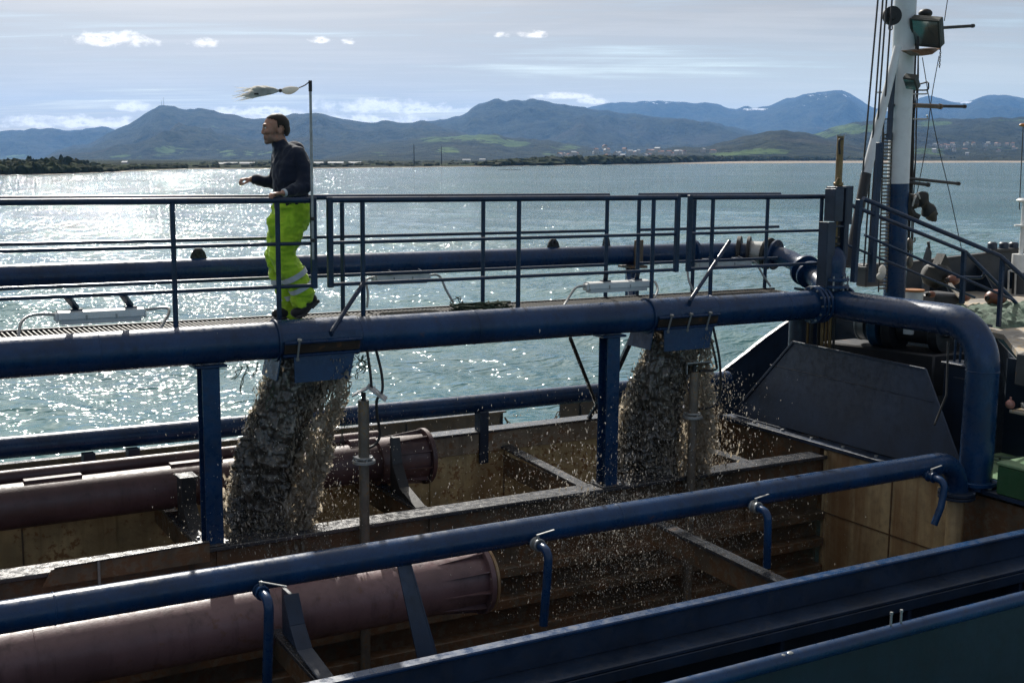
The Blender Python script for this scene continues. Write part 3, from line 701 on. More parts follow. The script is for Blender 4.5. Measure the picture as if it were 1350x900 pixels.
def girder_posts():
    for x, lab in ((2.85, 'tall blue post under the main pipe left of the first mud stream'), (6.98, 'tall blue post under the main pipe left of the second mud stream')):
        t = thing('pipe_post', (x, GY, 3.31), lab, 'post', 'posts carrying the main pipe')
        m = MB(); m.span((x-.075, GY-.085, 3.31), (x+.075, GY-.068, 4.86), .003); m.span((x-.075, GY+.068, 3.31), (x+.075, GY+.085, 4.86), .003); m.span((x-.008, GY-.067, 3.31), (x+.008, GY+.067, 4.86), 0); m.build('column', M_BLUE, t)
        m = MB(); m.span((x-.14, GY-.10, 4.862), (x+.14, GY+.10, 4.885), .004); m.build('head_plate', M_BLUE, t)
        m = MB(); m.span((x-.12, GY-.13, 3.312), (x+.12, GY+.13, 3.33), .004); m.build('foot_plate', M_BEAM, t)
        for sx, sy in ((-1, -1), (1, -1), (-1, 1), (1, 1)):
            m = MB(); m.cyl((x+.095*sx, GY+.105*sy, 3.33), (x+.095*sx, GY+.105*sy, 3.352), .014, 6); m.build('bolt', M_GALV, t)
    m = MB(); m.tube([at(752, 446, Y=10.9), at(792, 548, Y=11.9)], .022, 8); o = m.build('diagonal_stay', M_DARK); tag(o, 'thin dark diagonal stay leaning left of the right pipe post', 'stay')
    m = MB(); a, b = at(838, 434, Y=10.3), at(776, 552, Y=11.95); m.bar(a, at(812, 492, Y=11.1), .05, .05); m.bar(at(812, 492, Y=11.1), b, .05, .03); o = m.build('diagonal_brace', M_PLATE); tag(o, 'flat steel diagonal brace passing behind the right pipe post', 'brace')
girder_posts()

# ------------------------------------------------------------------ pipes
def weld(m, c, ax, r): m.ring(c, ax, r-.004, r+.004, .014, 24)
def main_pipe():
    R = .162; z = 5.05
    t = thing('main_discharge_pipe', (4, GY, z), 'thick dark blue discharge pipe running the length of the walkway', 'pipe')
    m = MB(); m.tube([(XA, GY, z), (9.72, GY, z)], R, 40, False); m.build('straight_run', M_BLUE, t)
    for x in (-1.0, 1.95, 3.46, 5.4, 7.43, 9.3):
        m = MB(); weld(m, (x, GY, z), (1, 0, 0), R); m.build('weld_bead', M_BLUE, t)
    for x in (9.74, 9.80, 9.86, 10.24):
        m = MB(); m.ring((x, GY, z), (1, 0, 0), R-.01, R+.05 if x < 10 else R+.03, .035, 36); f = m.build('flange', M_BLUE, t)
        if x in (9.74, 9.86):
            bm_ = MB()
            for k in range(12): a = 2*pi*k/12; bm_.tube([(x-.035, GY+cos(a)*(R+.028), z+sin(a)*(R+.028)), (x+.035, GY+cos(a)*(R+.028), z+sin(a)*(R+.028))], .012, 6)
            bm_.build('flange_bolts', M_GALV, f)
    m = MB(); m.tube([(9.72, GY, z), (10.24, GY, z)], R-.004, 32); m.tube([(10.05, GY, z), (10.05, GY, z+.26)], .115, 28); m.build('tee_body', M_BLUE, t)
    # branch towards the near side and the riser
    p = [(10.05, GY-.1, z), (10.03, 9.6, z), (10.02, 8.47, z+.01)]+arc((10.02, 8.41, z-.42), (0, 0, 1), (0, -1, 0), .43, .12, pi/2, 10)[0:]+[(10.02, 7.98, 3.40)]
    m = MB(); m.tube(p, R, 40, True); m.build('branch_and_riser', M_BLUE, t)
    m = MB(); weld(m, (10.03, 9.45, z), (0, 1, 0), R); m.build('weld_bead', M_BLUE, t)
    m = MB(); weld(m, (10.02, 8.45, z), (0, 1, .0), R); m.build('weld_bead', M_BLUE, t)
    m = MB(); weld(m, (10.02, 7.98, 4.60), (0, 0, 1), R); m.build('weld_bead', M_BLUE, t)
    m = MB(); m.ring((10.02, 7.98, 3.47), (0, 0, 1), R-.01, R+.06, .04, 32); m.build('flange', M_BLUE, t)
main_pipe()

def chute(x0, x1, lab, pins, lip):
    """saddle round the main pipe, rusty adjusting slot and the box that throws the mud down"""
    z = 5.05; R = .162
    t = thing('discharge_chute', ((x0+x1)/2, GY, 4.69), lab, 'chute', 'discharge chutes under the main pipe')
    m = MB(); n = 20; vs = []; fs = []
    for i in range(n+1):
        a = radians(-205+i*(230+130-0)/n)
        for x in (x0, x1): vs.append((x, GY+cos(a)*(R+.012), z+sin(a)*(R+.012))); 
    for i in range(n): fs.append((2*i, 2*i+1, 2*i+3, 2*i+2))
    m.add(vs, fs); m.ring((x0, GY, z), (1, 0, 0), R, R+.022, .02, 32); m.ring((x1, GY, z), (1, 0, 0), R, R+.014, .01, 32); m.build('saddle', M_BLUE, t)
    a = radians(200); c = Vector((0, cos(a), sin(a)))
    m = MB(); m.frame_box(((x0+x1)/2, GY+c.y*(R+.012), z+c.z*(R+.012)), ((x1-x0)*.46, 0, 0), (0, -c.z*.045, c.y*.045), (0, c.y*.012, c.z*.012), .003); m.build('slot_plate', M_SLOT, t)
    for s_, nm in ((.062, 'slot_rail'), (-.062, 'slot_rail')):
        m = MB(); m.frame_box(((x0+x1)/2, GY+c.y*(R+.02)-c.z*s_, z+c.z*(R+.02)+c.y*s_), ((x1-x0)*.47, 0, 0), (0, -c.z*.010, c.y*.010), (0, c.y*.018, c.z*.018), .003); m.build(nm, M_BLUE, t)
    for k in range(pins):
        x = x0+(x1-x0)*(.2+.3*k); o = Vector((x, GY, z))+c*(R+.035); u = Vector((0, -c.z, c.y))
        m = MB(); m.cyl(o-u*.09, o+u*.10, .011, 8); m.cyl(o-u*.10, o-u*.085, .022, 6); m.cyl(o+u*.085, o+u*.105, .020, 6); m.build('adjusting_bolt', M_GALV, t)
    zt, zb = 4.93, 4.69; xa, xb = x0+.12, x1-.07
    m = MB(); m.prism([(xa, 9.945, zt), (xb, 9.945, zt), (xb-.06, 9.93, zb), (xa, 9.93, zb)], (0, .012, 0)); m.build('front_plate', M_BLUE, t)
    m = MB(); m.prism([(xa, 10.40, zt), (xb, 10.40, zt), (xb-.06, 10.42, zb), (xa, 10.42, zb)], (0, -.012, 0)); m.build('back_plate', M_BLUE, t)
    m = MB(); m.prism([(xb, 9.958, zt), (xb, 10.386, zt), (xb-.06, 10.405, zb), (xb-.06, 9.944, zb)], (-.012, 0, 0)); m.build('end_plate', M_BLUE, t)
    m = MB(); m.prism([(xa-.11, 9.985, zt-.01), (xa-.11, 10.36, zt-.01), (xa-.15, 10.38, zb+.02), (xa-.15, 9.985, zb+.02)], (.012, 0, 0)); m.build('throat_plate', M_BLUE, t)
    return t
chute(3.44, 4.20, 'left discharge chute with rusty slot below the walking man', 1, 0)
chute(7.43, 8.27, 'right discharge chute with three bolts on its rusty slot', 3, 0)

def spray_pipe():
    R = .105; Y = 7.95; z = 3.73
    t = thing('spray_pipe', (5, Y, z), 'blue jet water pipe along the near hopper side with hanging nozzles', 'pipe')
    p = [(XA, Y, z), (9.42, Y, z)]+arc((9.42, Y, z-.30), (0, 0, 1), (1, 0, 0), .30, .15, pi/2, 9)+[(9.72, Y, 3.34)]
    m = MB(); m.tube(p, R, 30); m.build('pipe_run', M_BLUE, t)
    for x in (1.2, 5.6, 9.42):
        m = MB(); weld(m, (x, Y, z), (1, 0, 0), R); m.build('weld_bead', M_BLUE, t)
    m = MB(); m.ring((9.72, Y, 3.40), (0, 0, 1), R-.01, R+.075, .035, 28); m.ring((9.72, Y, 3.36), (0, 0, 1), R-.01, R+.075, .03, 28); m.build('flange', M_PLATE, t)
    m = MB(); m.tube([(9.72, Y, 3.34), (9.72, Y, 2.6)], .085, 20); m.build('worn_drop', M_OCHRE, t)
    for i, (x, dx) in enumerate(((2.52, -.02), (4.74, -.03), (6.95, .02), (9.14, -.10))):
        zz = 3.67; L = (.62, .60, .50, .42)[i]; y1 = Y-.33
        pt = [(x, Y-.09, zz), (x, y1+.07, zz-.005)]+arc((x, y1+.07, zz-.075), (0, 0, 1), (0, -1, 0), .07, .2, pi/2, 6)+[(x+dx*.3, y1, zz-.25), (x+dx, y1+.01, zz-L)]
        m = MB(); m.tube(pt, .034, 14); nz = m.build('nozzle', M_BLUE, t)
        m = MB(); m.tube([(x, Y-.13, zz), (x, Y-.21, zz)], .043, 14); m.ring((x, Y-.14, zz), (0, 1, 0), .03, .052, .02, 16); m.ring((x, Y-.20, zz), (0, 1, 0), .03, .052, .02, 16); m.build('valve_body', M_GALV if i in (1, 2) else M_BLUE, nz)
        m = MB(); m.cyl((x, Y-.17, zz+.04), (x, Y-.17, zz+.075), .012, 8); m.bar((x-.01, Y-.17, zz+.075), (x+.17, Y-.17+(-.05 if i == 0 else .03), zz+.085-(.06 if i == 0 else 0)), .022, .007); m.build('valve_handle', M_GALV, nz)
    for x0, x1 in ((3.66, 3.80), (-.3, -.2)):      # tapering support plates down to the hopper side
        m = MB(); m.prism([(x0-.05, Y-.03, z-.09), (x0+.05, Y-.03, z-.09), (x1+.09, Y-.40, 2.55), (x1-.09, Y-.40, 2.55)], (0, .014, 0)); m.prism([(x0+.052, Y+.10, z-.09), (x0+.052, Y-.03, z-.09), (x1+.092, Y-.40, 2.55), (x1+.092, Y-.22, 2.55)], (.012, 0, 0)); m.build('support_plate', M_PLATE, t)
spray_pipe()

def far_pipes():
    t = thing('side_pipe', (5, 12.05, 3.87), 'dark blue pipe on short legs along the far hopper wall', 'pipe')
    m = MB(); m.tube([(XA, 12.05, 3.91), (1.4, 12.05, 3.90), (6.6, 12.05, 3.86), (FWD+.2, 12.05, 3.85)], .105, 28); m.build('pipe_run', M_BLUE, t)
    for x in (2.18, 2.6, 6.5, 10.0, -.3):
        m = MB(); m.span((x-.055, 11.86, 3.58 if x != 6.5 else 3.2), (x+.055, 11.9, 3.80), .004); m.span((x-.055, 11.9, 3.577), (x+.055, 12.0, 3.79), 0); m.build('leg', M_PLATE, t)
    t = thing('upper_pipe', (5, 12.0, 5.5), 'blue delivery pipe beyond the walkway with lifting lugs and couplings', 'pipe')
    m = MB(); m.tube([(XA, 12, 5.50), (5, 12, 5.515), (9.5, 12, 5.515)], .118, 30); m.build('pipe_run', M_BLUE, t)
    m = MB(); m.tube(bez([(9.5, 12, 5.515), (9.95, 11.98, 5.515), (10.2, 11.84, 5.515), (10.36, 11.55, 5.51)], 8), .112, 26); m.build('elbow', M_BLUE, t)
    m = MB(); m.tube(bez([(10.36, 11.55, 5.51), (10.43, 11.3, 5.47), (10.42, 11.0, 5.38), (10.25, 10.5, 5.22), (10.1, 10.2, 5.1)], 8), .112, 26); m.build('lower_elbow', M_BLUE, t)
    for (p, ax, r, w) in (((9.52, 12, 5.515), (1, 0, 0), .165, .05), ((10.16, 11.87, 5.515), (.7, -.75, 0), .20, .05), ((10.24, 11.78, 5.515), (.7, -.75, 0), .20, .04), ((10.36, 11.56, 5.51), (.35, -.9, -.1), .20, .05), ((10.40, 11.47, 5.5), (.3, -.9, -.12), .19, .03), ((10.40, 10.93, 5.35), (-.3, -.9, -.25), .19, .05), ((10.34, 10.78, 5.31), (-.4, -.9, -.3), .17, .05)):
        m = MB(); m.ring(p, ax, .10, r, w, 30); f = m.build('flange', M_BLACK if r == .20 else M_BLUE, t)
    m = MB(); m.tube([(10.245, 11.76, 5.515), (10.35, 11.58, 5.511)], .145, 28); m.build('coupling_sleeve', M_GALV, t)
    for x in (at(262, 340, Y=12)[0], at(730, 322, Y=12)[0], at(800, 320, Y=12)[0]):
        c = Vector((x, 12, 5.63)); m = MB(); w = .085 if x < 7.9 else .055
        m.prism([c+V(-w, 0, 0), c+V(w, 0, 0), c+V(w*.75, 0, .06), c+V(.03, 0, .10), c+V(-.03, 0, .10), c+V(-w*.75, 0, .06)], (0, .022, 0)); m.ring(c+V(0, -.004, .055), (0, 1, 0), .018, .040, .012, 14); m.build('lifting_lug', M_DARK, t)
    for x in (8.6, 1.2):
        m = MB(); m.span((x-.05, 11.93, 4.6), (x+.05, 12.07, 5.42), .005); m.build('support_post', M_BLUE, t)
        m = MB(); m.span((x-.06, 11.86, 5.40), (x+.06, 11.89, 5.70), .004); m.span((x-.13, 11.86, 5.36), (x+.13, 12.12, 5.39), .004); m.build('rusty_clamp', M_RUST, t)
        m = MB(); m.bar((x-.08, 11.98, 5.36), (x-.42, 11.4, 4.95), .05, .05); m.build('support_strut', M_BLUE, t)
far_pipes()

def red_pipes():
    t = thing('suction_pipe', (2, 11.3, 3.3), 'oxide red flanged pipe lying in the far half of the hopper', 'pipe', 'red suction pipes stowed in the hopper')
    Y, z, R = 11.3, 3.53, .205
    m = MB(); m.tube([(XA, Y, z), (5.44, Y, z)], R, 36); m.build('pipe_run', M_RED, t)
    m = MB(); m.tube([(XA, Y+.16, z+.235), (5.0, Y+.16, z+.225)], .065, 18); m.build('jet_line', M_RED, t)
    m = MB(); m.tube([(4.62, Y+.02, z+.20), (4.92, Y+.02, z+.20)], .055, 16); m.build('jet_line_cap', M_RED, t)
    m = MB(); m.ring((5.46, Y, z), (1, 0, 0), .10, .295, .05, 40); m.build('flange', M_RED, t)
    m = MB(); m.tube([(4.9, Y, z), (5.43, Y, z)], .245, 36); m.build('end_collar', M_RED, t)
    for k in range(10):
        a = 2*pi*(k+.3)/10; u = Vector((0, cos(a), sin(a))); m = MB(); b0 = Vector((4.98, Y, z))+u*.24; b1 = Vector((5.43, Y, z))+u*.24
        m.prism([b0, b1, b1+u*.045, b0+u*.005], Vector((0, -u.z, u.y))*.012); m.build('gusset', M_RED, t)
    for x in (.5, 1.75, 3.05):
        m = MB(); m.span((x-.25, Y-.035, z+R-.004), (x+.25, Y+.06, z+R+.02), .004); m.build('wear_strip', M_RED, t)
    t = thing('suction_pipe', (2, 9.0, 2.8), 'mauve red flanged pipe lying under the near blue jet pipe', 'pipe', 'red suction pipes stowed in the hopper')
    Y, z, R = 9.0, 3.00, .25
    m = MB(); m.tube([(XA, Y, z), (4.86, Y, z)], R, 40); m.build('pipe_run', M_MAUVE, t)
    m = MB(); m.ring((4.875, Y, z), (1, 0, 0), .10, .315, .045, 44); m.build('flange', M_MAUVE, t)
    m = MB(); m.ring((4.925, Y, z), (1, 0, 0), .10, .30, .03, 44); m.build('gasket_ring', M_OCHRE, t)
    for k in range(10):
        a = 2*pi*(k+.2)/10; u = Vector((0, cos(a), sin(a))); m = MB(); b0 = Vector((4.42, Y, z))+u*.245; b1 = Vector((4.85, Y, z))+u*.245
        m.prism([b0, b1, b1+u*.055, b0+u*.005], Vector((0, -u.z, u.y))*.012); m.build('gusset', M_MAUVE, t)
    for x in (1.2, 3.0):
        m = MB(); weld(m, (x, Y, z), (1, 0, 0), R); m.build('weld_bead', M_MAUVE, t)
    # cradles holding the two pipes
    def cradle(px_tab, Yp, lab, thick, x):
        t = thing('pipe_cradle', (x, Yp, 3.1), lab, 'bracket', 'cradles for the red pipes'); return t
    t = cradle(0, 10.9, 'dark curved cradle beside the left post holding the far red pipe', 0, 2.8)
    m = MB(); m.prism([(2.78, 10.98, 3.29), (2.78, 10.98, 3.72), (2.78, 10.80, 3.72), (2.78, 10.82, 3.48), (2.78, 10.60, 3.29)], (.13, 0, 0)); m.build('upright', M_DARK, t)
    m = MB(); m.span((2.76, 10.79, 3.722), (2.93, 11.0, 3.735), .003); m.build('top_pad', M_BEAM, t)
    t = cradle(0, 10.9, 'dark curved cradle behind the first probe pole holding the far red pipe', 0, 4.95)
    pr = [(4.93, 10.98, 3.29), (4.93, 10.98, 3.86), (4.93, 10.90, 3.86), (4.93, 10.84, 3.60), (4.93, 10.68, 3.40), (4.93, 10.30, 3.29)]
    m = MB(); m.prism(pr, (.03, 0, 0)); m.build('web_plate', M_DARK, t)
    m = MB()
    for a, b in zip(pr[2:], pr[3:]): m.bar(Vector(a)+V(.015, 0, 0), Vector(b)+V(.015, 0, 0), .11, .014, (0, -1, .6))
    m.build('face_flange', M_DARK, t)
    t = cradle(0, 8.5, 'dark blue curved cradle in the foreground holding the near mauve pipe', 0, 2.72)
    pr = [(2.955, 8.62, 2.99), (2.955, 8.62, 3.36), (2.955, 8.45, 3.36), (2.955, 8.32, 3.16), (2.955, 8.17, 3.02), (2.955, 7.7, 2.96)]
    m = MB(); m.prism(pr, (.03, 0, 0)); m.build('web_plate', M_PLATE, t)
    m = MB()
    for a, b in zip(pr[2:], pr[3:]): m.bar(Vector(a)+V(.015, 0, 0), Vector(b)+V(.015, 0, 0), .12, .014, (0, -1, .6))
    m.build('face_flange', M_PLATE, t)
M_MAUVE = paint('mauve_red_pipe', (.15, .086, .090), .42, .25, .5, (.10, .045, .02), .58, .35, (.07, .045, .045), bumps=.18, streak=.7)
red_pipes()

# ------------------------------------------------------------------ walkway, rails
def walkway():
    t = thing('walkway', (4, 10.7, 5.15), 'narrow steel grating walkway beside the thick blue pipe', 'walkway')
    m = MB()
    for x in np.arange(XA, 10.0, .042): m.span((x-.0055, 10.27, 5.098), (x+.0055, 11.06, 5.128), 0)
    g = m.build('grating_bars', M_GRATE, t, smooth=False); g['kind'] = 'stuff'
    m = MB()
    for y in (10.27, 10.53, 10.8): m.span((XA, y-.006, 5.09), (10.0, y+.006, 5.120), 0)
    m.build('bearing_bars', M_GRATE, t)
    m = MB(); m.span((XA, 11.062, 5.05), (10.05, 11.10, 5.14), .003); m.build('edge_angle', M_DARK, t)
    m = MB(); m.span((XA, 10.18, 5.02), (10.05, 10.262, 5.10), .003); m.build('edge_angle', M_DARK, t)
    for x in np.arange(-3, 10, 2.07):
        m = MB(); m.span((x-.03, 10.264, 4.99), (x+.03, 11.06, 5.088), .003); m.build('bearer', M_DARK, t)
walkway()

def rail_panel(lab, Y, x0, x1, posts, close0, close1, foot=5.10, tall=True):
    t = thing('guard_rail', ((x0+x1)/2, Y, foot), lab, 'railing', 'blue guard rails of the walkway')
    zt, zm, zb = 6.255, 5.872, 5.495
    m = MB(); m.tube([(x0, Y, zt), (x1, Y, zt)], .027, 12); m.build('top_rail', M_RAIL, t)
    m = MB(); m.tube([(x0, Y, zm), (x1, Y, zm)], .0165, 10); m.build('middle_rail', M_RAIL, t)
    m = MB(); m.tube([(x0, Y, zb), (x1, Y, zb)], .0175, 10); m.build('lower_rail', M_RAIL, t)
    for x in posts:
        m = MB(); m.tube([(x, Y, foot), (x, Y, zt)], .0225, 10); m.build('post', M_RAIL, t)
    for on, x in ((close0, x0), (close1, x1)):
        if on: m = MB(); m.frame_box((x, Y, (zt+zb)/2), (.026, 0, 0), (0, .024, 0), (0, 0, (zt-zb)/2+.026), .006); m.build('end_post', M_RAIL, t)
    return t
rail_panel('near guard rail section on the left, where the man rests his hand', 10.29, XA, 3.885, (-1.4, .6, 2.638, 3.553), False, True)
rail_panel('near guard rail section in the middle, over the left chute brace', 10.29, 4.04, 7.945, (4.357, 6.005, 7.63), True, True)
rail_panel('short near guard rail section beside the valve frame', 10.29, 8.11, 10.05, (8.418, 9.998), True, False)
rail_panel('far guard rail section running behind the man', 11.1, XA, 7.62, (-2.6, 4.485, 6.049, 7.6), False, False)
rail_panel('short far guard rail section ending at the valve frame', 11.1, 8.03, 10.1, (8.03, 8.814, 9.914), False, False)
for (a, b, lab) in (((at(480, 372, Y=10.27)), at(437, 437, Y=9.93), 'diagonal flat brace from rail to pipe above the left chute'), (at(962, 318, Y=10.27), at(910, 396, Y=9.95), 'diagonal flat brace from rail to pipe above the right chute')):
    m = MB(); m.tube([a, b, b+Vector((0, .03, -.07))], .021, 10); o = m.build('rail_brace', M_RAIL); tag(o, lab, 'brace', 'rail braces on the main pipe')

def flag():
    a, b = at(412, 290, Y=10.24), at(409, 107, Y=10.24)
    t = thing('flag_pole', a-V(0, 0, .2), 'slim grey pole strapped to the rail beside the man', 'flag pole')
    m = MB(); m.tube([a-V(0, 0, .35), b], .0125, 10); m.build('pole', M_GALV, t)
    m = MB(); m.tube([b-V(0, 0, .09), b+V(0, 0, .004)], .0165, 10); m.build('cap', M_BLACK, t)
    for q in (.04, .42): m = MB(); c = a-V(0, 0, .2)+V(0, 0, q*.5); m.ring(c, (0, 0, 1), .011, .022, .03, 14); m.build('strap', M_BLACK, t)
    t = thing('wind_streamer', at(360, 122, Y=10.24), 'frayed white cloth streamer blown left from the pole top', 'streamer')
    m = MB(); m.tube(bez([b, at(402, 112.5, Y=10.24), at(394, 116, Y=10.24)], 6), .005, 6); m.build('cord', M_BLACK, t)
    cs = bez([at(394, 116.5, Y=10.24), at(381, 119.5, Y=10.24), at(370, 119.5, Y=10.24)], 6); m = MB(); n = len(cs)
    m.tube(cs, [.006+.028*sin(pi*k/(n-1))**.8 for k in range(n)], 10); m.build('knotted_end', M_FLAG, t)
    m = MB(); m.ball(at(369.5, 119.6, Y=10.24), .017, 10, 6); m.build('knot', M_BLACK, t)
    r = random.Random(2); m = MB()
    for i in range(46):
        px1 = r.uniform(305, 340); s = r.uniform(-1, 1); yy = 126+s*7.5+(330-px1)*.06; dy = r.uniform(-.05, .05)
        if i < 9: px1, yy = r.uniform(306, 345), r.uniform(112, 117)
        mid = at(340+r.uniform(-6, 6), (121+s*5.5) if i >= 9 else 118, Y=10.24+dy*.6); end = at(px1, yy, Y=10.24+dy)
        P = bez([at(368.5, 119.8, Y=10.24), at(357, 120+s*2.5, Y=10.24+dy*.3), mid, end], 4)
        w = r.uniform(.008, .018) if i >= 9 else .006
        nrm = Vector((0, 0, 1)); vs = []
        for k, p in enumerate(P):
            f = k/(len(P)-1); ww = w*(.5+.8*sin(pi*min(1, f*1.1)))*(1 if f < .75 else max(.15, (1-f)*4)); wob = .008*sin(k*1.7+i)
            vs += [p+V(0, wob, ww), p+V(0, wob+.006*cos(k+i), -ww)]
        m.add(vs, [(2*k, 2*k+1, 2*k+3, 2*k+2) for k in range(len(P)-1)])
    m.build('ragged_strips', M_FLAG, t, angle=80)
    m = MB(); p0 = at(338, 124, Y=10.17); m.frame_box(p0, (.016, -.009, 0), (0, .002, 0), (0, 0, .007), 0); m.build('printed_mark', M_BLACK, t)
flag()

def lamp(lab, x0, x1, Y, z, rail_y, arms, loops):
    t = thing('strip_light', ((x0+x1)/2, Y, z), lab, 'strip light', 'white strip lights of the walkway')
    m = MB(); h = .05; n = 6
    prof = [(-.062, 0), (-.055, .045), (-.03, .058), (.03, .058), (.055, .045), (.062, 0), (.062, -.01), (-.062, -.01)]
    m.prism([(x0+.02, Y+a, z+b) for a, b in prof], (x1-x0-.04, 0, 0)); m.build('housing', M_LAMPW, t, angle=30)
    m = MB(); prof2 = [(-.052, -.012), (.052, -.012), (.042, -.055), (-.042, -.055)]; m.prism([(x0+.04, Y+a, z+b) for a, b in prof2], (x1-x0-.08, 0, 0)); m.build('diffuser', M_DIFF, t, angle=30)
    for x in (x0+.012, x1-.012): m = MB(); m.span((x-.016, Y-.05, z-.03), (x+.016, Y+.05, z+.046), .012); m.build('end_cap', M_LAMPW, t)
    for k in (.33, .66): x = x0+(x1-x0)*k; m = MB(); m.span((x-.006, Y-.067, z-.016), (x+.006, Y-.060, z+.02), .001); m.build('clip', M_GALV, t)
    for xa in arms:
        a = Vector((xa, Y, z+.065)); b = Vector((xa-.10 if Y < 10.8 else xa, rail_y, 5.48)); m = MB(); m.bar(a, b, .05, .008, (0, 0, 1)); m.bar(a+V(.022, 0, .013), b+V(.022, 0, .013), .008, .03, (0, 0, 1)); m.span((xa-.05, Y-.035, z+.058), (xa+.05, Y+.035, z+.070), .002); m.build('bracket', M_RAIL, t)
    for lp in loops: m = MB(); m.tube(bez(lp, 8), .0125, 10); m.build('conduit', M_GALV, t)
m_ = paint('lamp_diffuser', (.6, .62, .62), .25, .06, grime=.2, bumps=.02); M_DIFF = m_
lamp('strip light hanging low over the grating at the left', 1.69, 2.42, 10.45, 5.30, 10.29, (1.86, 2.30), [[(1.70, 10.45, 5.33), (1.52, 10.42, 5.34), (1.42, 10.34, 5.30), (1.37, 10.22, 5.19)], [(2.41, 10.45, 5.33), (2.58, 10.42, 5.345), (2.60, 10.36, 5.31), (2.48, 10.22, 5.18)]])
lamp('strip light hung outside the far rail beyond the left chute', 4.85, 5.47, 11.2, 5.43, 11.1, (5.0, 5.33), [[(5.46, 11.2, 5.45), (5.58, 11.18, 5.44), (5.63, 11.12, 5.3), (5.68, 11.05, 5.17)], [(4.86, 11.2, 5.45), (4.77, 11.18, 5.43), (4.75, 11.1, 5.3), (4.72, 11.05, 5.17)]])
lamp('strip light on two arms over the grating above the right post', 6.9, 7.70, 10.45, 5.33, 10.29, (7.15, 7.55), [[(6.91, 10.45, 5.35), (6.78, 10.43, 5.34), (6.66, 10.36, 5.27), (6.50, 10.22, 5.19)], [(7.69, 10.45, 5.35), (7.77, 10.43, 5.36), (7.74, 10.33, 5.28), (7.60, 10.22, 5.18)]])
lamp('strip light outside the far rail near the pipe couplings', 8.93, 9.75, 11.2, 5.44, 11.1, (9.1, 9.55), [[(9.74, 11.2, 5.46), (9.83, 11.18, 5.44), (9.88, 11.1, 5.3), (9.95, 11.03, 5.16)], [(8.94, 11.2, 5.46), (8.80, 11.17, 5.43), (8.76, 11.1, 5.28), (8.78, 11.03, 5.16)]])

def rope_heap():
    r = random.Random(4); c = at(640, 399, Y=10.6); c.z = 5.135; m = MB()
    for i in range(16):
        P = [c+V(r.uniform(-.36, .28), r.uniform(-.12, .12), r.uniform(.0, .085)) for k in range(5)]; m.tube(bez(P, 5), .0085, 6)
    for i in range(4): P = [c+V(-.2+r.uniform(-.1, .1), 0, .02), c+V(-.28+r.uniform(-.15, .1), r.uniform(-.05, .05), .10), c+V(-.36+r.uniform(-.1, .1), 0, .15)]; m.tube(bez(P, 4), .005, 5)
    o = m.build('rope_heap', M_ROPE); tag(o, 'tangled heap of dark green rope lying on the grating', 'rope')
rope_heap()

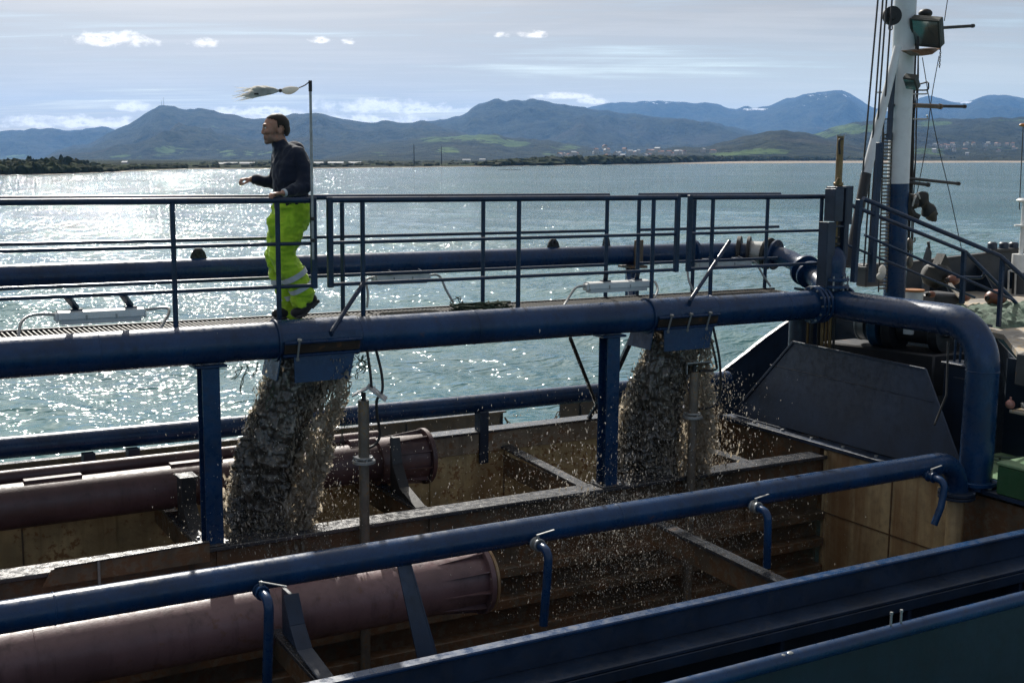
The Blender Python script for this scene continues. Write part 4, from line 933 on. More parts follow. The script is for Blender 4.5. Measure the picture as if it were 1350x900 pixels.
# ------------------------------------------------------------------ valve frame at the pipe tee
def valve():
    t = thing('gate_valve', (10.05, GY, 5.2), 'tall gate valve with blue yoke frame and bronze spindle at the pipe tee', 'valve')
    m = MB(); m.tube([(10.05, GY, 5.30), (10.05, GY, 5.40)], .135, 28); m.tube([(10.05, GY, 5.40), (10.05, GY, 5.50), (10.05, GY, 5.58), (10.05, GY, 5.66), (10.05, GY, 5.70)], [.125, .13, .125, .085, .04], 28); m.build('bonnet', M_BLUE, t)
    for z in (5.25, 5.33): m = MB(); m.ring((10.05, GY, z), (0, 0, 1), .10, .175, .035, 28); m.build('flange', M_BLUE, t)
    m = MB()
    for k in range(8): a = 2*pi*k/8; m.cyl((10.05+cos(a)*.155, GY+sin(a)*.155, 5.21), (10.05+cos(a)*.155, GY+sin(a)*.155, 5.37), .011, 6)
    m.build('flange_bolts', M_GALV, t)
    m = MB(); m.cyl((10.05, GY, 5.66), (10.05, GY, 6.36), .022, 12); m.build('stem', M_BRASS, t)
    m = MB(); m.ring((10.05, GY, 5.73), (0, 0, 1), .01, .06, .03, 16); m.ring((10.05, GY, 5.80), (0, 0, 1), .01, .05, .02, 16)
    for k in (-1, 1): m.cyl((10.05+.04*k, GY-.02, 5.68), (10.05+.04*k, GY-.02, 6.05), .008, 6)
    m.build('gland', M_DARK, t)
    m = MB(); m.span((9.86, GY-.07, 5.10), (9.98, GY-.055, 5.98), .003); m.span((9.86, GY-.054, 5.10), (9.872, GY+.08, 5.98), .003); m.build('lower_yoke', M_PLATE, t)
    m = MB(); m.span((9.93, GY-.09, 5.985), (10.055, GY-.075, 6.35), .003); m.span((9.93, GY-.074, 5.985), (9.942, GY+.08, 6.35), .003); m.build('upper_yoke', M_PLATE, t)
    m = MB(); m.span((10.10, GY-.08, 5.55), (10.115, GY+.08, 6.38), .003); m.span((10.116, GY-.08, 5.95), (10.21, GY-.066, 6.38), .003); m.span((10.116, GY-.08, 5.55), (10.17, GY-.066, 5.95), .003); m.build('outer_yoke', M_PLATE, t)
    m = MB(); m.span((9.95, GY-.085, 6.352), (10.20, GY+.085, 6.372), .003); m.span((9.96, GY-.07, 5.92), (10.1, GY+.07, 5.94), 0); m.build('cross_plate', M_PLATE, t)
    m = MB(); m.tube([(10.05, GY, 6.375), (10.05, GY, 6.93)], .039, 16); m.ring((10.05, GY, 6.40), (0, 0, 1), .03, .055, .04, 16); m.cyl((9.99, GY-.03, 6.40), (10.0, GY-.06, 6.47), .02, 8); m.build('spindle_sleeve', M_BRASS, t)
    m = MB(); m.tube([(10.05, GY, 6.928), (10.05, GY, 6.945)], .048, 16); m.build('sleeve_cap', M_GALV, t)
    m = MB(); m.tube(bez([(10.04, GY-.04, 6.90), (9.99, GY-.05, 6.89), (9.985, GY-.05, 6.83), (10.0, GY-.05, 6.73)], 6), .014, 8); m.build('hook', M_BLACK, t)
    # posts and hoses that stand under the tee
    m = MB(); m.tube([(10.50, 11.12, 2.75), (10.50, 11.12, 4.90)], .11, 20); m.ring((10.50, 11.12, 4.86), (0, 0, 1), .05, .14, .04, 20); o = m.build('standpipe', M_PLATE); tag(o, 'short vertical standpipe under the pipe tee above the sloping plate', 'standpipe')
    r = random.Random(3); t2 = thing('hose_bundle', (10.25, 10.5, 3.4), 'bundle of tan vertical hoses under the pipe tee', 'hoses')
    for i in range(7):
        x, y = 10.48+.01*i, 10.93-.055*i-(.05 if i > 1 else 0); m = MB(); m.tube([(x, y, 2.76), (x+.01, y, 4.2), (x, y, 4.92)], .016+.006*(i % 2), 8); m.build('hose', M_BRASS if i in (0, 3, 4, 5) else M_BLACK, t2)
valve()

def probe(lab, p, ztop, zcol, cab, tilt):
    x, y, zb = p
    t = thing('probe_pole', p, lab, 'probe pole', 'level probe poles of the hopper')
    m = MB(); m.tube([(x, y, zb), (x, y, zcol-.03)], .046, 18); m.build('lower_tube', M_POLE, t)
    m = MB(); m.tube([(x, y, zcol), (x, y, ztop-.08)], .050, 18); m.build('upper_tube', M_POLE, t)
    m = MB(); m.ring((x, y, zcol-.012), (0, 0, 1), .03, .105, .03, 24); m.ring((x, y, zcol+.025), (0, 0, 1), .03, .085, .018, 24); m.build('collar', M_GALV, t)
    for k in range(3): a = k*2.1+.4; m = MB(); m.cyl((x+cos(a)*.09, y+sin(a)*.09, zcol-.03), (x+cos(a)*.09, y+sin(a)*.09, zcol+.03), .012, 6); m.build('collar_bolt', M_GALV, t)
    m = MB(); m.cyl((x, y, ztop-.10), (x, y, ztop-.01), .022, 10); m.build('sensor_head', M_BLACK, t)
    m = MB(); c = Vector((x+.04, y, ztop)); R = Vector((.866, -.5, 0)); D = Vector((.5, .866, 0))
    if tilt: m.frame_box(c-R*.06+V(0, 0, .0), R*.07+V(0, 0, .035), D*.09, V(-.002, 0, .006), 0); m.frame_box(c+R*.085-V(0, 0, .012), R*.085-V(0, 0, .065), D*.09, V(.003, 0, .006), 0)
    else: m.frame_box(c+V(0, 0, .0), R*.12+V(0, 0, .012), D*.09-V(0, 0, .03), V(0, 0, .006), 0); m.frame_box(c-R*.12-V(0, 0, .05), R*.004, D*.085, V(0, 0, .05), 0)
    m.build('rain_cap', M_GALV, t)
    for k, c_ in enumerate(cab): m = MB(); m.tube(bez(c_, 10), .0135, 8); m.build('cable', M_BLACK, t)
probe('probe pole with tilted rain cap beside the left mud stream', (4.20, 9.93, 1.3), 4.56, 3.93,
      [[at(484, 462, Y=10.0), at(488, 490, Y=9.95), at(490, 512, Y=9.93)], [at(496, 462, Y=10.02), at(503, 492, Y=9.96), at(504, 515, Y=9.92), at(497, 527, Y=9.93), at(497, 545, Y=9.93), at(501, 572, Y=9.93), at(495, 585, Y=9.93), at(487, 590, Y=9.93)]], True)
probe('probe pole with square rain cap inside the right mud splash', (7.95, 9.93, 1.3), 4.53, 3.98,
      [[at(933, 432, Y=10.0), at(939, 455, Y=9.95), at(944, 478, Y=9.93), at(943, 487, Y=9.93), at(922, 489, Y=9.93)], [at(940, 430, Y=10.02), at(948, 470, Y=9.95), at(950, 500, Y=9.93), at(948, 525, Y=9.93), at(938, 536, Y=9.93), at(922, 539, Y=9.93)]], False)

# ------------------------------------------------------------------ forward: breakwater plate, bulwarks, deck and boxes
def fore():
    t = thing('breakwater_plate', (10.15, 10, 3.43), 'large dark blue trapezoid plate standing across the end of the hopper', 'breakwater')
    poly = [(10.12, 11.82, 3.45), (10.30, 10.97, 4.475), (10.30, 8.93, 4.445), (10.12, 8.18, 3.45)]
    m = MB(); m.prism(poly, (.014, 0, -.003)); m.build('plate', M_PLATE, t)
    for i in range(3):
        a, b = Vector(poly[i])+V(-.006, 0, 0), Vector(poly[i+1])+V(-.006, 0, 0); m = MB(); m.bar(a, b, .03, .022, (1, 0, 0)); m.build('edge_bar', M_PLATE, t)
    m = MB(); m.bar((10.235, 11.30, 4.15), (10.235, 8.75, 4.13), .012, .008); m.build('weld_seam', M_PLATE, t)
    for y in (11.0, 9.6): m = MB(); m.prism([(10.15, y, 3.45), (10.32, y, 4.42), (10.75, y, 3.45)], (0, .012, 0)); m.build('rear_gusset', M_PLATE, t)
    # far bulwark, low with a freeing gap, then sweeping up to the forecastle
    Y = 12.9
    def bul(lab, x0, x1, ztop):
        t = thing('bulwark', ((x0+x1)/2, Y, 2.8), lab, 'bulwark', 'far side bulwarks')
        m = MB(); m.span((x0, Y, 2.6), (x1, Y+.02, ztop-.022), 0); m.build('plating', M_PLATE, t)
        m = MB(); m.span((x0-.01, Y-.05, ztop-.02), (x1+.02, Y+.05, ztop), .004); m.build('cap_rail', M_BEAM, t)
        for x in np.arange(x0+.3, x1, 1.3): m = MB(); m.prism([(x, Y-.002, 2.6), (x, Y-.002, ztop-.03), (x, Y-.25, 2.6)], (.012, 0, 0)); m.build('stay', M_PLATE, t)
    bul('low far bulwark running aft behind the far side pipe', XA, 7.33, 3.55)
    bul('low far bulwark forward of the chained gap', 8.17, 10.2, 3.58)
    def chain(lab, p0, p1, sag, n):
        m = MB(); P = [Vector(p0).lerp(Vector(p1), k/n)-V(0, 0, sag*4*(k/n)*(1-k/n)) for k in range(n+1)]
        for k in range(n):
            a, b = P[k], P[k+1]; d = (b-a).normalized(); s = d.cross(V(0, 1, 0) if k % 2 else V(.3, 0, 1)).normalized(); c = (a+b)/2; L = (b-a).length*.66
            m.tube([c+d*(cos(q)*L)+s*(sin(q)*.020) for q in np.linspace(0, 2*pi, 9)], .0065, 5, False)
        return m
    m = chain('', (7.36, Y, 3.45), (8.15, Y, 3.45), .32, 22); o = m.build('gap_chain', M_RUST); tag(o, 'rusty chain sagging across the gap in the far bulwark', 'chain')
    t = thing('bulwark', (11.4, 12.7, 2.6), 'far bulwark sweeping upward to the forecastle behind the trapezoid plate', 'bulwark', 'far side bulwarks')
    top = bez([(10.0, 12.75, 3.58), (10.45, 12.72, 3.72), (10.95, 12.68, 4.0), (11.4, 12.64, 4.28), (11.9, 12.6, 4.52), (12.6, 12.6, 4.62)], 6); m = MB(); vs = []
    for p in top: vs += [p, V(p.x, p.y, 2.5)]
    m.add(vs, [(2*i, 2*i+1, 2*i+3, 2*i+2) for i in range(len(top)-1)]); m.build('plating', M_PLATE, t)
    m = MB(); 
    for a, b in zip(top, top[1:]): m.bar(a, b, .07, .02)
    m.build('cap_rail', M_PLATE, t)
    # foredeck
    m = MB(); m.span((10.14, 5.5, 2.6), (12.6, 12.6, 2.75), 0); o = m.build('well_deck', M_GREYDECK); tag(o, kind='structure')
    m = MB(); m.prism([(12.25, 9.62, 4.58), (12.25, 12.95, 4.58), (20, 12.95, 4.62), (23, 10.5, 4.62), (20, 7.0, 4.6), (11.15, 6.2, 4.56), (11.15, 8.42, 4.56), (12.2, 9.45, 4.58)], (0, 0, .06)); o = m.build('foredeck', M_DECK); tag(o, kind='structure')
    t = thing('deck_break', (12.2, 9, 3), 'dark steel wall stepping up to the foredeck at the right', 'wall')
    m = MB(); m.span((12.28, 9.7, 2.75), (12.34, 12.6, 4.575), 0); m.build('plating', M_HULL, t)
    m = MB(); m.span((11.2, 6.2, 2.75), (11.26, 8.6, 4.555), 0); m.build('plating', M_HULL, t)
    m = MB(); m.prism([(11.262, 8.55, 2.75), (12.28, 9.6, 2.75), (12.28, 9.6, 4.57), (11.262, 8.55, 4.555)], (.03, .05, 0)); m.build('angled_plating', M_HULL, t)
    m = MB(); m.span((11.10, 6.2, 4.30), (11.145, 8.42, 4.63), .006); m.build('edge_coaming', M_GREYDECK, t)
    # locker, pipes and frame between plate and riser
    t = thing('deck_locker', (11.1, 9.0, 2.75), 'tall dark blue deck locker behind the riser pipe', 'locker'); m = MB(); m.span((10.9, 8.75, 2.75), (11.15, 9.2, 4.42), .01); m.build('body', M_PLATE, t)
    m = MB(); m.span((10.88, 8.72, 4.422), (11.17, 9.23, 4.45), .006); m.build('lid', M_PLATE, t); m = MB(); m.span((10.885, 8.78, 2.9), (10.898, 9.05, 4.3), .003); m.build('door', M_PLATE, t)
    m = MB(); m.span((10.88, 8.80, 3.55), (10.884, 8.83, 3.65), 0); m.build('handle', M_GALV, t)
    t = thing('vent_pipes', (11.05, 8.95, 4.45), 'row of short dark vent pipes on top of the deck locker', 'vent pipes')
    for k in range(4): m = MB(); m.cyl((11.02, 9.16-.075*k, 4.45), (11.02, 9.16-.075*k, 4.72), .014, 8); m.build('pipe', M_RAIL, t)
    t = thing('pipe_stand', (10.6, 8.5, 2.75), 'thin dark pipe stand in front of the deck locker', 'pipe stand')
    for k in range(3): m = MB(); m.tube([(10.62+.05*k, 8.62-.07*k, 2.75), (10.62+.05*k, 8.62-.07*k, 4.35-.05*k)], .022, 8); m.build('pipe', M_DARK, t)
    m = MB(); m.tube([at(1250, 450, Y=8.6), at(1248, 520, Y=8.55), at(1232, 560, Y=8.5)], .012, 6); m.build('cable', M_BLACK, t)
    # green box and green deck
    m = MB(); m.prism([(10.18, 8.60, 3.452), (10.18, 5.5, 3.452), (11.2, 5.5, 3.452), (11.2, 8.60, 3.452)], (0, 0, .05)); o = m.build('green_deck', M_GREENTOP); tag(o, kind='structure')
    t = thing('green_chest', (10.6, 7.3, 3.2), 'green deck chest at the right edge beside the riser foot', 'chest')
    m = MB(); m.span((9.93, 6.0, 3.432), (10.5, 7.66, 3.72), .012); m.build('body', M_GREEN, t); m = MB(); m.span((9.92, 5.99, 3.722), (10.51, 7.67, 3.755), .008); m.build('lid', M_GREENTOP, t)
    r = random.Random(8); m = MB()
    for i in range(9): c = V(10.95+r.uniform(-.1, .1), 8.0+r.uniform(-.45, .3), 3.52); m.tube(bez([c+V(r.uniform(-.2, .2), r.uniform(-.25, .25), r.uniform(0, .05)) for k in range(5)], 5), .011, 6)
    o = m.build('rope_coil', M_NET); tag(o, 'loose turquoise rope on the green deck behind the riser', 'rope')
    t = thing('float_shelf', (11.05, 7.9, 3.9), 'small shelf holding cables and a float beyond the riser', 'shelf'); m = MB(); m.span((10.95, 7.2, 4.02), (11.19, 8.35, 4.05), .004); m.build('board', M_DECK, t)
    c = at(1331, 545, X=11.0); m = MB(); m.ball((c.x, c.y, 4.10), .05, 14, 10); m.cyl((c.x, c.y, 4.145), (c.x, c.y, 4.18), .012, 8); o = m.build('small_float', M_FLOAT); tag(o, 'small pinkish round float lying on the shelf by the riser', 'float')
    m = MB()
    for i in range(7): m.tube(bez([V(11.05+r.uniform(-.06, .06), 7.95+r.uniform(-.3, .35), 4.06+r.uniform(0, .08)) for k in range(4)], 5), .010, 6)
    o = m.build('cable_tangle', M_GALV); tag(o, 'tangle of grey cables on the shelf beyond the riser', 'cables')
    # windlass
    t = thing('windlass', (11.35, 10.2, 4.0), 'blue and black winch with round drums behind the trapezoid plate', 'winch')
    c = at(1178, 430, X=11.45); ax = Vector((.25, -.97, 0)).normalized()
    for d, rr, mt, nm in ((-.36, .20, M_GALV, 'brake_disc'), (-.16, .26, M_ELBLUE, 'drum_flange'), (.05, .29, M_DARK, 'gear_case'), (.62, .24, M_DARK, 'drum_flange')):
        m = MB(); m.tube([c+ax*(d-.05), c+ax*(d+.05)], rr, 30); m.ring(c+ax*(d-.055), ax, rr*.8, rr+.012, .02, 30); m.build(nm, mt, t)
    m = MB(); m.tube([c-ax*.5, c+ax*.75], .07, 18); m.build('shaft', M_DARK, t); m = MB(); m.tube([c+ax*.12, c+ax*.56], .17, 22); m.build('wire_drum', M_WIRE, t)
    m = MB(); m.frame_box(c+V(0, 0, -.5), (.28, 0, 0), ax*.75, (0, 0, .25), .02); m.build('bed', M_DARK, t); m = MB(); m.frame_box(c+ax*.35+V(-.2, 0, .02), (.03, 0, 0), ax*.05, (0, 0, .07), .005); m.build('control_box', M_LAMPW, t)
    m = MB(); m.tube([c-ax*.40+V(-.06, 0, q) for q in (.12, .04, -.04, -.12)], .018, 8); m.ring(c-ax*.42, ax, .10, .13, .03, 20); m.build('hand_brake', M_GALV, t)
M_FLOAT = paint('float_pink', (.42, .2, .17), .4, .2, grime=.3, bumps=.1, scale=6)
fore()

def near_bulwark():
    t = thing('bulwark', (5, 5.5, 2.5), 'near bulwark with round rust pitted top rail in the bottom right corner', 'bulwark', 'near side bulwarks')
    m = MB(); m.tube([(XA, 5.5, 3.455), (13, 5.5, 3.50)], .052, 20); m.build('top_rail', M_BLUE, t)
    m = MB(); m.span((XA, 5.50, .3), (13, 5.515, 3.44), 0); m.build('plating', M_HULL, t)
    for x in np.arange(-4.6, 12, 1.45): m = MB(); m.prism([(x, 5.517, 2.2), (x, 5.517, 3.35), (x, 5.58, 3.35), (x, 5.78, 2.2)], (.014, 0, 0)); m.build('stay', M_HULL, t)
    for px in (1174, 1187): p = at(px, 830, Y=5.5); m = MB(); m.cyl((p.x, 5.5, 3.52), (p.x, 5.5, 3.625), .008, 8); m.cyl((p.x, 5.5, 3.612), (p.x, 5.5, 3.63), .011, 6); m.build('stud', M_GALV, t)
    r = random.Random(6)
    for px in (978, 990, 1040, 1078, 1101, 1146, 1226, 1236): p = at(px, 860, Y=5.5); m = MB(); m.ball((p.x, 5.5-.018, 3.465+.047+(p.x-5)*.0022), (.013, .010, .006), 8, 5); m.build('rust_scab', M_RUST, t)
    p = at(1030, 872, Y=5.5); m = MB(); m.ball((p.x, 5.49, 3.52), (.035, .02, .013), 8, 5); m.ball((p.x+.06, 5.49, 3.525), (.03, .02, .012), 8, 5); m.build('paint_blister', M_GALV, t)
near_bulwark()

# ------------------------------------------------------------------ ramp rails, mast and gear on the foredeck
def ramp():
    t = thing('ramp_rail', (11.2, 10.1, 4.6), 'sloping blue hand rail nearer the riser, from walkway down to foredeck', 'railing', 'rails of the sloping ramp')
    a, b, c = at(1138, 262, Y=10.05), at(1318, 337, Y=9.9), at(1352, 368, Y=9.75)
    m = MB(); m.tube([a, b, c, c+(c-b)*1.2], .028, 12); m.build('top_rail', M_RAIL, t)
    d, e = at(1140, 310, Y=10.05), at(1335, 395, Y=9.9); m = MB(); m.tube([d, e], .017, 10); m.build('middle_rail', M_RAIL, t)
    m = MB(); m.bar(at(1133, 263, Y=10.05), at(1125, 372, Y=10.05), .07, .05, (1, 0, 0)); m.build('post', M_RAIL, t)
    m = MB(); m.bar(at(1322, 338, Y=9.9), at(1316, 434, Y=9.9), .05, .045, (1, 0, 0)); m.build('post', M_RAIL, t)
    t = thing('ramp_rail', (11.8, 10.9, 4.6), 'sloping blue hand rail farther from the riser, bending steeply down', 'railing', 'rails of the sloping ramp')
    a, b = at(1116, 268, Y=10.9), at(1273, 332, Y=10.9)
    m = MB(); m.tube([a, b, at(1340, 400, Y=10.6)], .026, 12); m.build('top_rail', M_RAIL, t)
    m = MB(); m.tube([at(1110, 320, Y=10.9), at(1285, 392, Y=10.9)], .016, 10); m.build('middle_rail', M_RAIL, t)
    m = MB(); m.bar(at(1271, 332, Y=10.9), at(1268, 400, Y=10.9), .06, .05, (1, 0, 0)); m.build('post', M_RAIL, t)
    m = MB(); m.tube(bez([at(1262, 365, Y=10.85), at(1290, 366, Y=10.8), at(1296, 364, Y=10.75), at(1297, 360, Y=10.7)], 6), .02, 8); m.build('hand_loop', M_RAIL, t)
    m = MB(); m.prism([(10.25, 9.95, 5.12), (12.5, 9.85, 4.66), (12.5, 10.95, 4.66), (10.25, 10.95, 5.12)], (0, 0, .03)); o = m.build('ramp_plate', M_PLATE); tag(o, 'dark sloping ramp plate leading from walkway to foredeck', 'ramp')
ramp()

def mast():
    Y = 11.5; A = at(1196, -60, Y=Y); J = at(1184, 242, Y=Y); B = at(1179, 398, Y=Y); B.z = 4.6
    d = (A-J).normalized(); S = .0104          # metres per photo pixel at the mast
    t = thing('mast', B, 'thick raked mast, white above and blue below, with arms and lights', 'mast')
    m = MB(); m.tube([J, A+d*1.5], .142, 32); m.build('white_tube', M_WHITE, t)
    m = MB(); m.tube([B, J-d*.004], .143, 32); m.build('blue_tube', M_BLUE, t)
    def arm(x0, y0, x1, y1, r, mat, nm='arm', Yy=Y): m = MB(); p, q = at(x0, y0, Y=Yy), at(x1, y1, Y=Yy); m.tube([p, q], r, 10); m.tube([q, q+(q-p).normalized()*.04], r*1.25, 10); return m.build(nm, mat, t)
    arm(1198, 139.5, 1270, 140.5, .021, M_DARK); arm(1205, 139, 1238, 140.5, .030, M_RUST, 'arm_sleeve'); arm(1196, 235, 1262, 242, .021, M_DARK); arm(1196, 240, 1222, 243.5, .024, M_DARK)
    arm(1240, 37, 1281, 34.5, .021, M_DARK); arm(1168, 139, 1180, 139, .024, M_DARK)
    for y in (122, 157, 198, 236): arm(1157, y, 1182, y, .010, M_GALV, 'rung'); 
    for y in (124, 157): m = MB(); m.tube(bez([at(1204, y, Y=Y), at(1219, y, Y=Y), at(1223, y-1, Y=Y), at(1222, y-5, Y=Y)], 5), .010, 8); m.build('rung', M_GALV, t)
    # cable tray up the lee side
    p, q = at(1206, 60, Y=Y+.05), at(1196, 350, Y=Y+.05)
    m = MB(); m.bar(p, q, .05, .03, (0, 1, 0)); m.build('cable_tray', M_BLACK, t)
    r = random.Random(5)
    for k in range(3): m = MB(); m.tube(bez([p.lerp(q, s)+V(r.uniform(-.01, .05), -.04, 0) for s in np.linspace(0, 1, 7)], 5), .008, 6); m.build('cable', M_BLACK, t)
    for y in (322, 345): m = MB(); c = at(1199, y, Y=Y); m.ball(c, (.05, .05, .09), 10, 8); m.build('tied_bundle', M_POLE, t)
    m = MB(); m.tube(bez([at(1197, 320, Y=Y), at(1203, 319, Y=Y), at(1206, 318, Y=Y), at(1206, 313, Y=Y)], 5), .010, 6); m.build('cleat_hook', M_DARK, t)
    # ladder-like rack left of the mast with its stanchion
    t2 = thing('mast_ladder', at(1162, 380, Y=Y), 'narrow dark ladder hung with chain left of the mast', 'ladder')
    for dx in (-5, 6): m = MB(); m.tube([at(1170+dx, 175, Y=Y), at(1163+dx, 385, Y=Y)], .010, 6); m.build('side_rope', M_WIRE, t2)
    for k in range(44): y = 178+k*4.7; m = MB(); x = 1170-(y-175)*.033; m.bar(at(x-5, y, Y=Y), at(x+6, y, Y=Y), .022, .022, (0, 0, 1), 0); m.build('rung', M_POLE, t2)
    m = MB(); m.bar(at(1178, 85, Y=Y-.05), at(1172, 185, Y=Y-.05), .06, .05, (0, 1, 0)); o = m.build('sheave_post', M_PLATE); tag(o, 'dark upright bar close along the left side of the white mast', 'post')
    m = MB(); m.bar(at(1160, 188, Y=10.9), at(1149, 372, Y=10.9), .075, .06, (0, 1, 0)); o = m.build('stile_post', M_RAIL); tag(o, 'tall blue stile post between the ramp rail and the mast', 'post')
    t3 = thing('derrick_boom', at(1118, 350, Y=11.2), 'slender boom left of the mast, white top and blue foot', 'boom')
    pa, pj, pb = at(1190, -40, Y=11.3), at(1142, 229, Y=11.2), at(1118, 352, Y=11.1)
    m = MB(); m.tube([at(1184, 62, Y=11.3), pj], [.05, .062], 16); m.build('white_part', M_WHITE, t3); m = MB(); m.tube([pj-V(0, 0, .002), pb], [.066, .06], 16); m.build('blue_part', M_DARK, t3)
    for i, (x0, x1, y1, lab) in enumerate(((1160, 1137, 232, 'wire falling leftmost of the four beside the boom'), (1166, 1147, 232, 'second wire from the left beside the boom'), (1171, 1152, 232, 'third wire from the left beside the boom'), (1178, 1163, 190, 'wire closest to the white mast, rightmost of four'))):
        m = MB(); q = at(x1-8 if i < 3 else x1, 350 if i < 3 else y1, Y=11.15); m.tube([at(x0, -30, Y=11.3), at(x1, y1, Y=11.2), q], .012, 6); o = m.build('wire_rope', M_WIRE); tag(o, lab, 'wire', 'hoist wires beside the mast')
    for i, (P, lab) in enumerate((([(1250, -5), (1245, 28)], 'short thin wire above the top mast arm'), ([(1216, 76), (1232, 170), (1252, 255), (1268, 330)], 'long thin stay running down right of the mast'), ([(1238, 74), (1228, 130), (1221, 190), (1208, 260)], 'thin cable crossing the stay right of the mast'))):
        m = MB(); m.tube(bez([at(x, y, Y=Y+.1*i) for x, y in P], 5), .006, 5); o = m.build('stay_wire', M_WIRE); tag(o, lab, 'wire', 'thin wires right of the mast')
    m = MB(); m.ring(at(1176, 21, Y=11.35), (.5, .86, 0), .02, .12, .05, 24); m.ring(at(1176, 21, Y=11.33), (.5, .86, 0), .0, .05, .07, 18); o = m.build('pulley_sheave', M_BLACK); tag(o, 'round black pulley sheave at the top left of the mast', 'pulley')
    m = MB(); m.tube(bez([at(1172, 33, Y=11.35), at(1172, 39, Y=11.35), at(1176, 39, Y=11.35), at(1176, 33, Y=11.35)], 5), .008, 6); o = m.build('pulley_hook', M_WIRE); tag(o, 'small steel hook hanging below the mast pulley', 'hook')
    # floodlights
    R = Vector((.866, -.5, 0)); D = Vector((.5, .866, 0)); U = V(0, 0, 1)
    f = thing('floodlight', at(1220, 60, Y=11.2), 'large square floodlight facing aft near the mast top', 'floodlight', 'floodlights on the mast')
    c = at(1223, 41, Y=11.2); n = (-D*.55-R*.62-U*.5).normalized(); u = (R*.85-D*.5).normalized(); u = (u-n*u.dot(n)).normalized(); w = n.cross(u)
    m = MB(); m.frame_box(c, u*.20, w*.19, n*.05, .01); m.frame_box(c-n*.09, u*.12, w*.12, n*.05, .015); m.build('case', M_FLOOD, f); m = MB(); m.frame_box(c+n*.054, u*.175, w*.165, n*.004, 0); m.build('glass', M_GLASS, f)
    m = MB(); m.frame_box(c+n*.06+u*.188, u*.012, w*.19, n*.012, .002); m.frame_box(c+n*.06-u*.188, u*.012, w*.19, n*.012, .002); m.frame_box(c+n*.06+w*.178, u*.175, w*.012, n*.012, .002); m.frame_box(c+n*.06-w*.178, u*.175, w*.012, n*.012, .002); m.build('bezel', M_FLOOD, f)
    m = MB(); m.ball(at(1220, 18, Y=11.4), (.09, .09, .06), 16, 8); m.build('junction_box', M_BLACK, f)
    for x in (1210, 1239): m = MB(); m.bar(at(x, 48, Y=11.2), at(x, 66, Y=11.2), .03, .012, D); m.build('yoke', M_BLACK, f)
    m = MB(); m.prism([at(1201, 67, Y=11.15), at(1241, 63, Y=11.15), at(1229, 72, Y=11.05), at(1215, 74, Y=11.05)], (0, .18, .015)); m.build('tray', M_RUST, f)
    m = MB(); a = at(1240, 64, Y=11.2)
    for k in range(9): c2 = a-V(0, 0, .03+.025*k); s = R if k % 2 else D; m.tube([c2+s*(.010*cos(q))+U*(.017*sin(q)) for q in np.linspace(0, 2*pi, 8)], .0045, 5, False)
    m.build('safety_chain', M_DARK, f)
    f = thing('floodlight', at(1205, 115, Y=11.2), 'small floodlight with bright top lower on the mast', 'floodlight', 'floodlights on the mast')
    c = at(1202, 108, Y=11.2); n = (-D*.4-R*.55-U*.72).normalized(); u = (R*.8-D*.55+U*.05); u = (u-n*u.dot(n)).normalized(); w = n.cross(u)
    m = MB(); m.frame_box(c, u*.085, w*.10, n*.045, .008); m.build('case', M_FLOOD, f); m = MB(); m.frame_box(c+n*.048, u*.07, w*.085, n*.004, 0); m.build('glass', M_GLASS, f); m = MB(); m.frame_box(c-n*.05, u*.06, w*.07, n*.012, .003); m.build('heat_sink', M_LAMPW, f)
    m = MB(); m.bar(at(1209, 112, Y=11.3), at(1222, 108.5, Y=11.3), .04, .015); m.tube(bez([at(1207, 119, Y=11.3), at(1220, 119, Y=11.3), at(1224, 117, Y=11.3), at(1224, 109, Y=11.3)], 5), .010, 6); m.build('bracket', M_BLACK, f)
    # tarpaulin hanging on the right of the mast
    t = thing('tarpaulin_bundle', at(1212, 280, Y=11.4), 'dark tarpaulin bundle lashed to the right side of the mast', 'tarpaulin')
    m = MB(); P = [at(x, y, Y=11.4) for x, y in ((1198, 268), (1206, 262), (1214, 263), (1222, 273), (1229, 285), (1233, 289))]; m.tube(bez(P, 5), [.09+.03*sin(k*.8) if k < 18 else .09-.006*(k-18)*1.3 for k in range(26)], 14)
    m2 = MB(); m2.tube(bez([at(1200, 262, Y=11.4), at(1198, 276, Y=11.4), at(1204, 283, Y=11.4), at(1212, 287, Y=11.35)], 5), [.06]*10+[.045]*6, 10); c = np.array(m.v); nn = fbm(c*14, 3, 2); m.v = [tuple(p+(p-c.mean(0))*q*.22) for p, q in zip(c, nn)]; m.build('canvas', M_TARP, t); m2.build('folded_end', M_TARP, t)
    m = MB(); m.tube(bez([at(1208, 258, Y=11.3), at(1205, 264, Y=11.28), at(1203, 272, Y=11.3)], 5), .012, 6); m.tube(bez([at(1208, 258, Y=11.3), at(1210, 255, Y=11.3), at(1213, 262, Y=11.3)], 5), .010, 6); m.build('lashing', M_FLAG, t)
mr, Tr, br, ocr = material('lamp_glass'); br.inputs['Base Color'].default_value = (.22, .25, .24, 1); br.inputs['Roughness'].default_value = .16; br.inputs['Metallic'].default_value = .8; M_GLASS = mr
M_FLOOD = paint('floodlight_casing', (.028, .034, .030), .5, .3, .3, grime=.3, bumps=.1, scale=4)
mast()

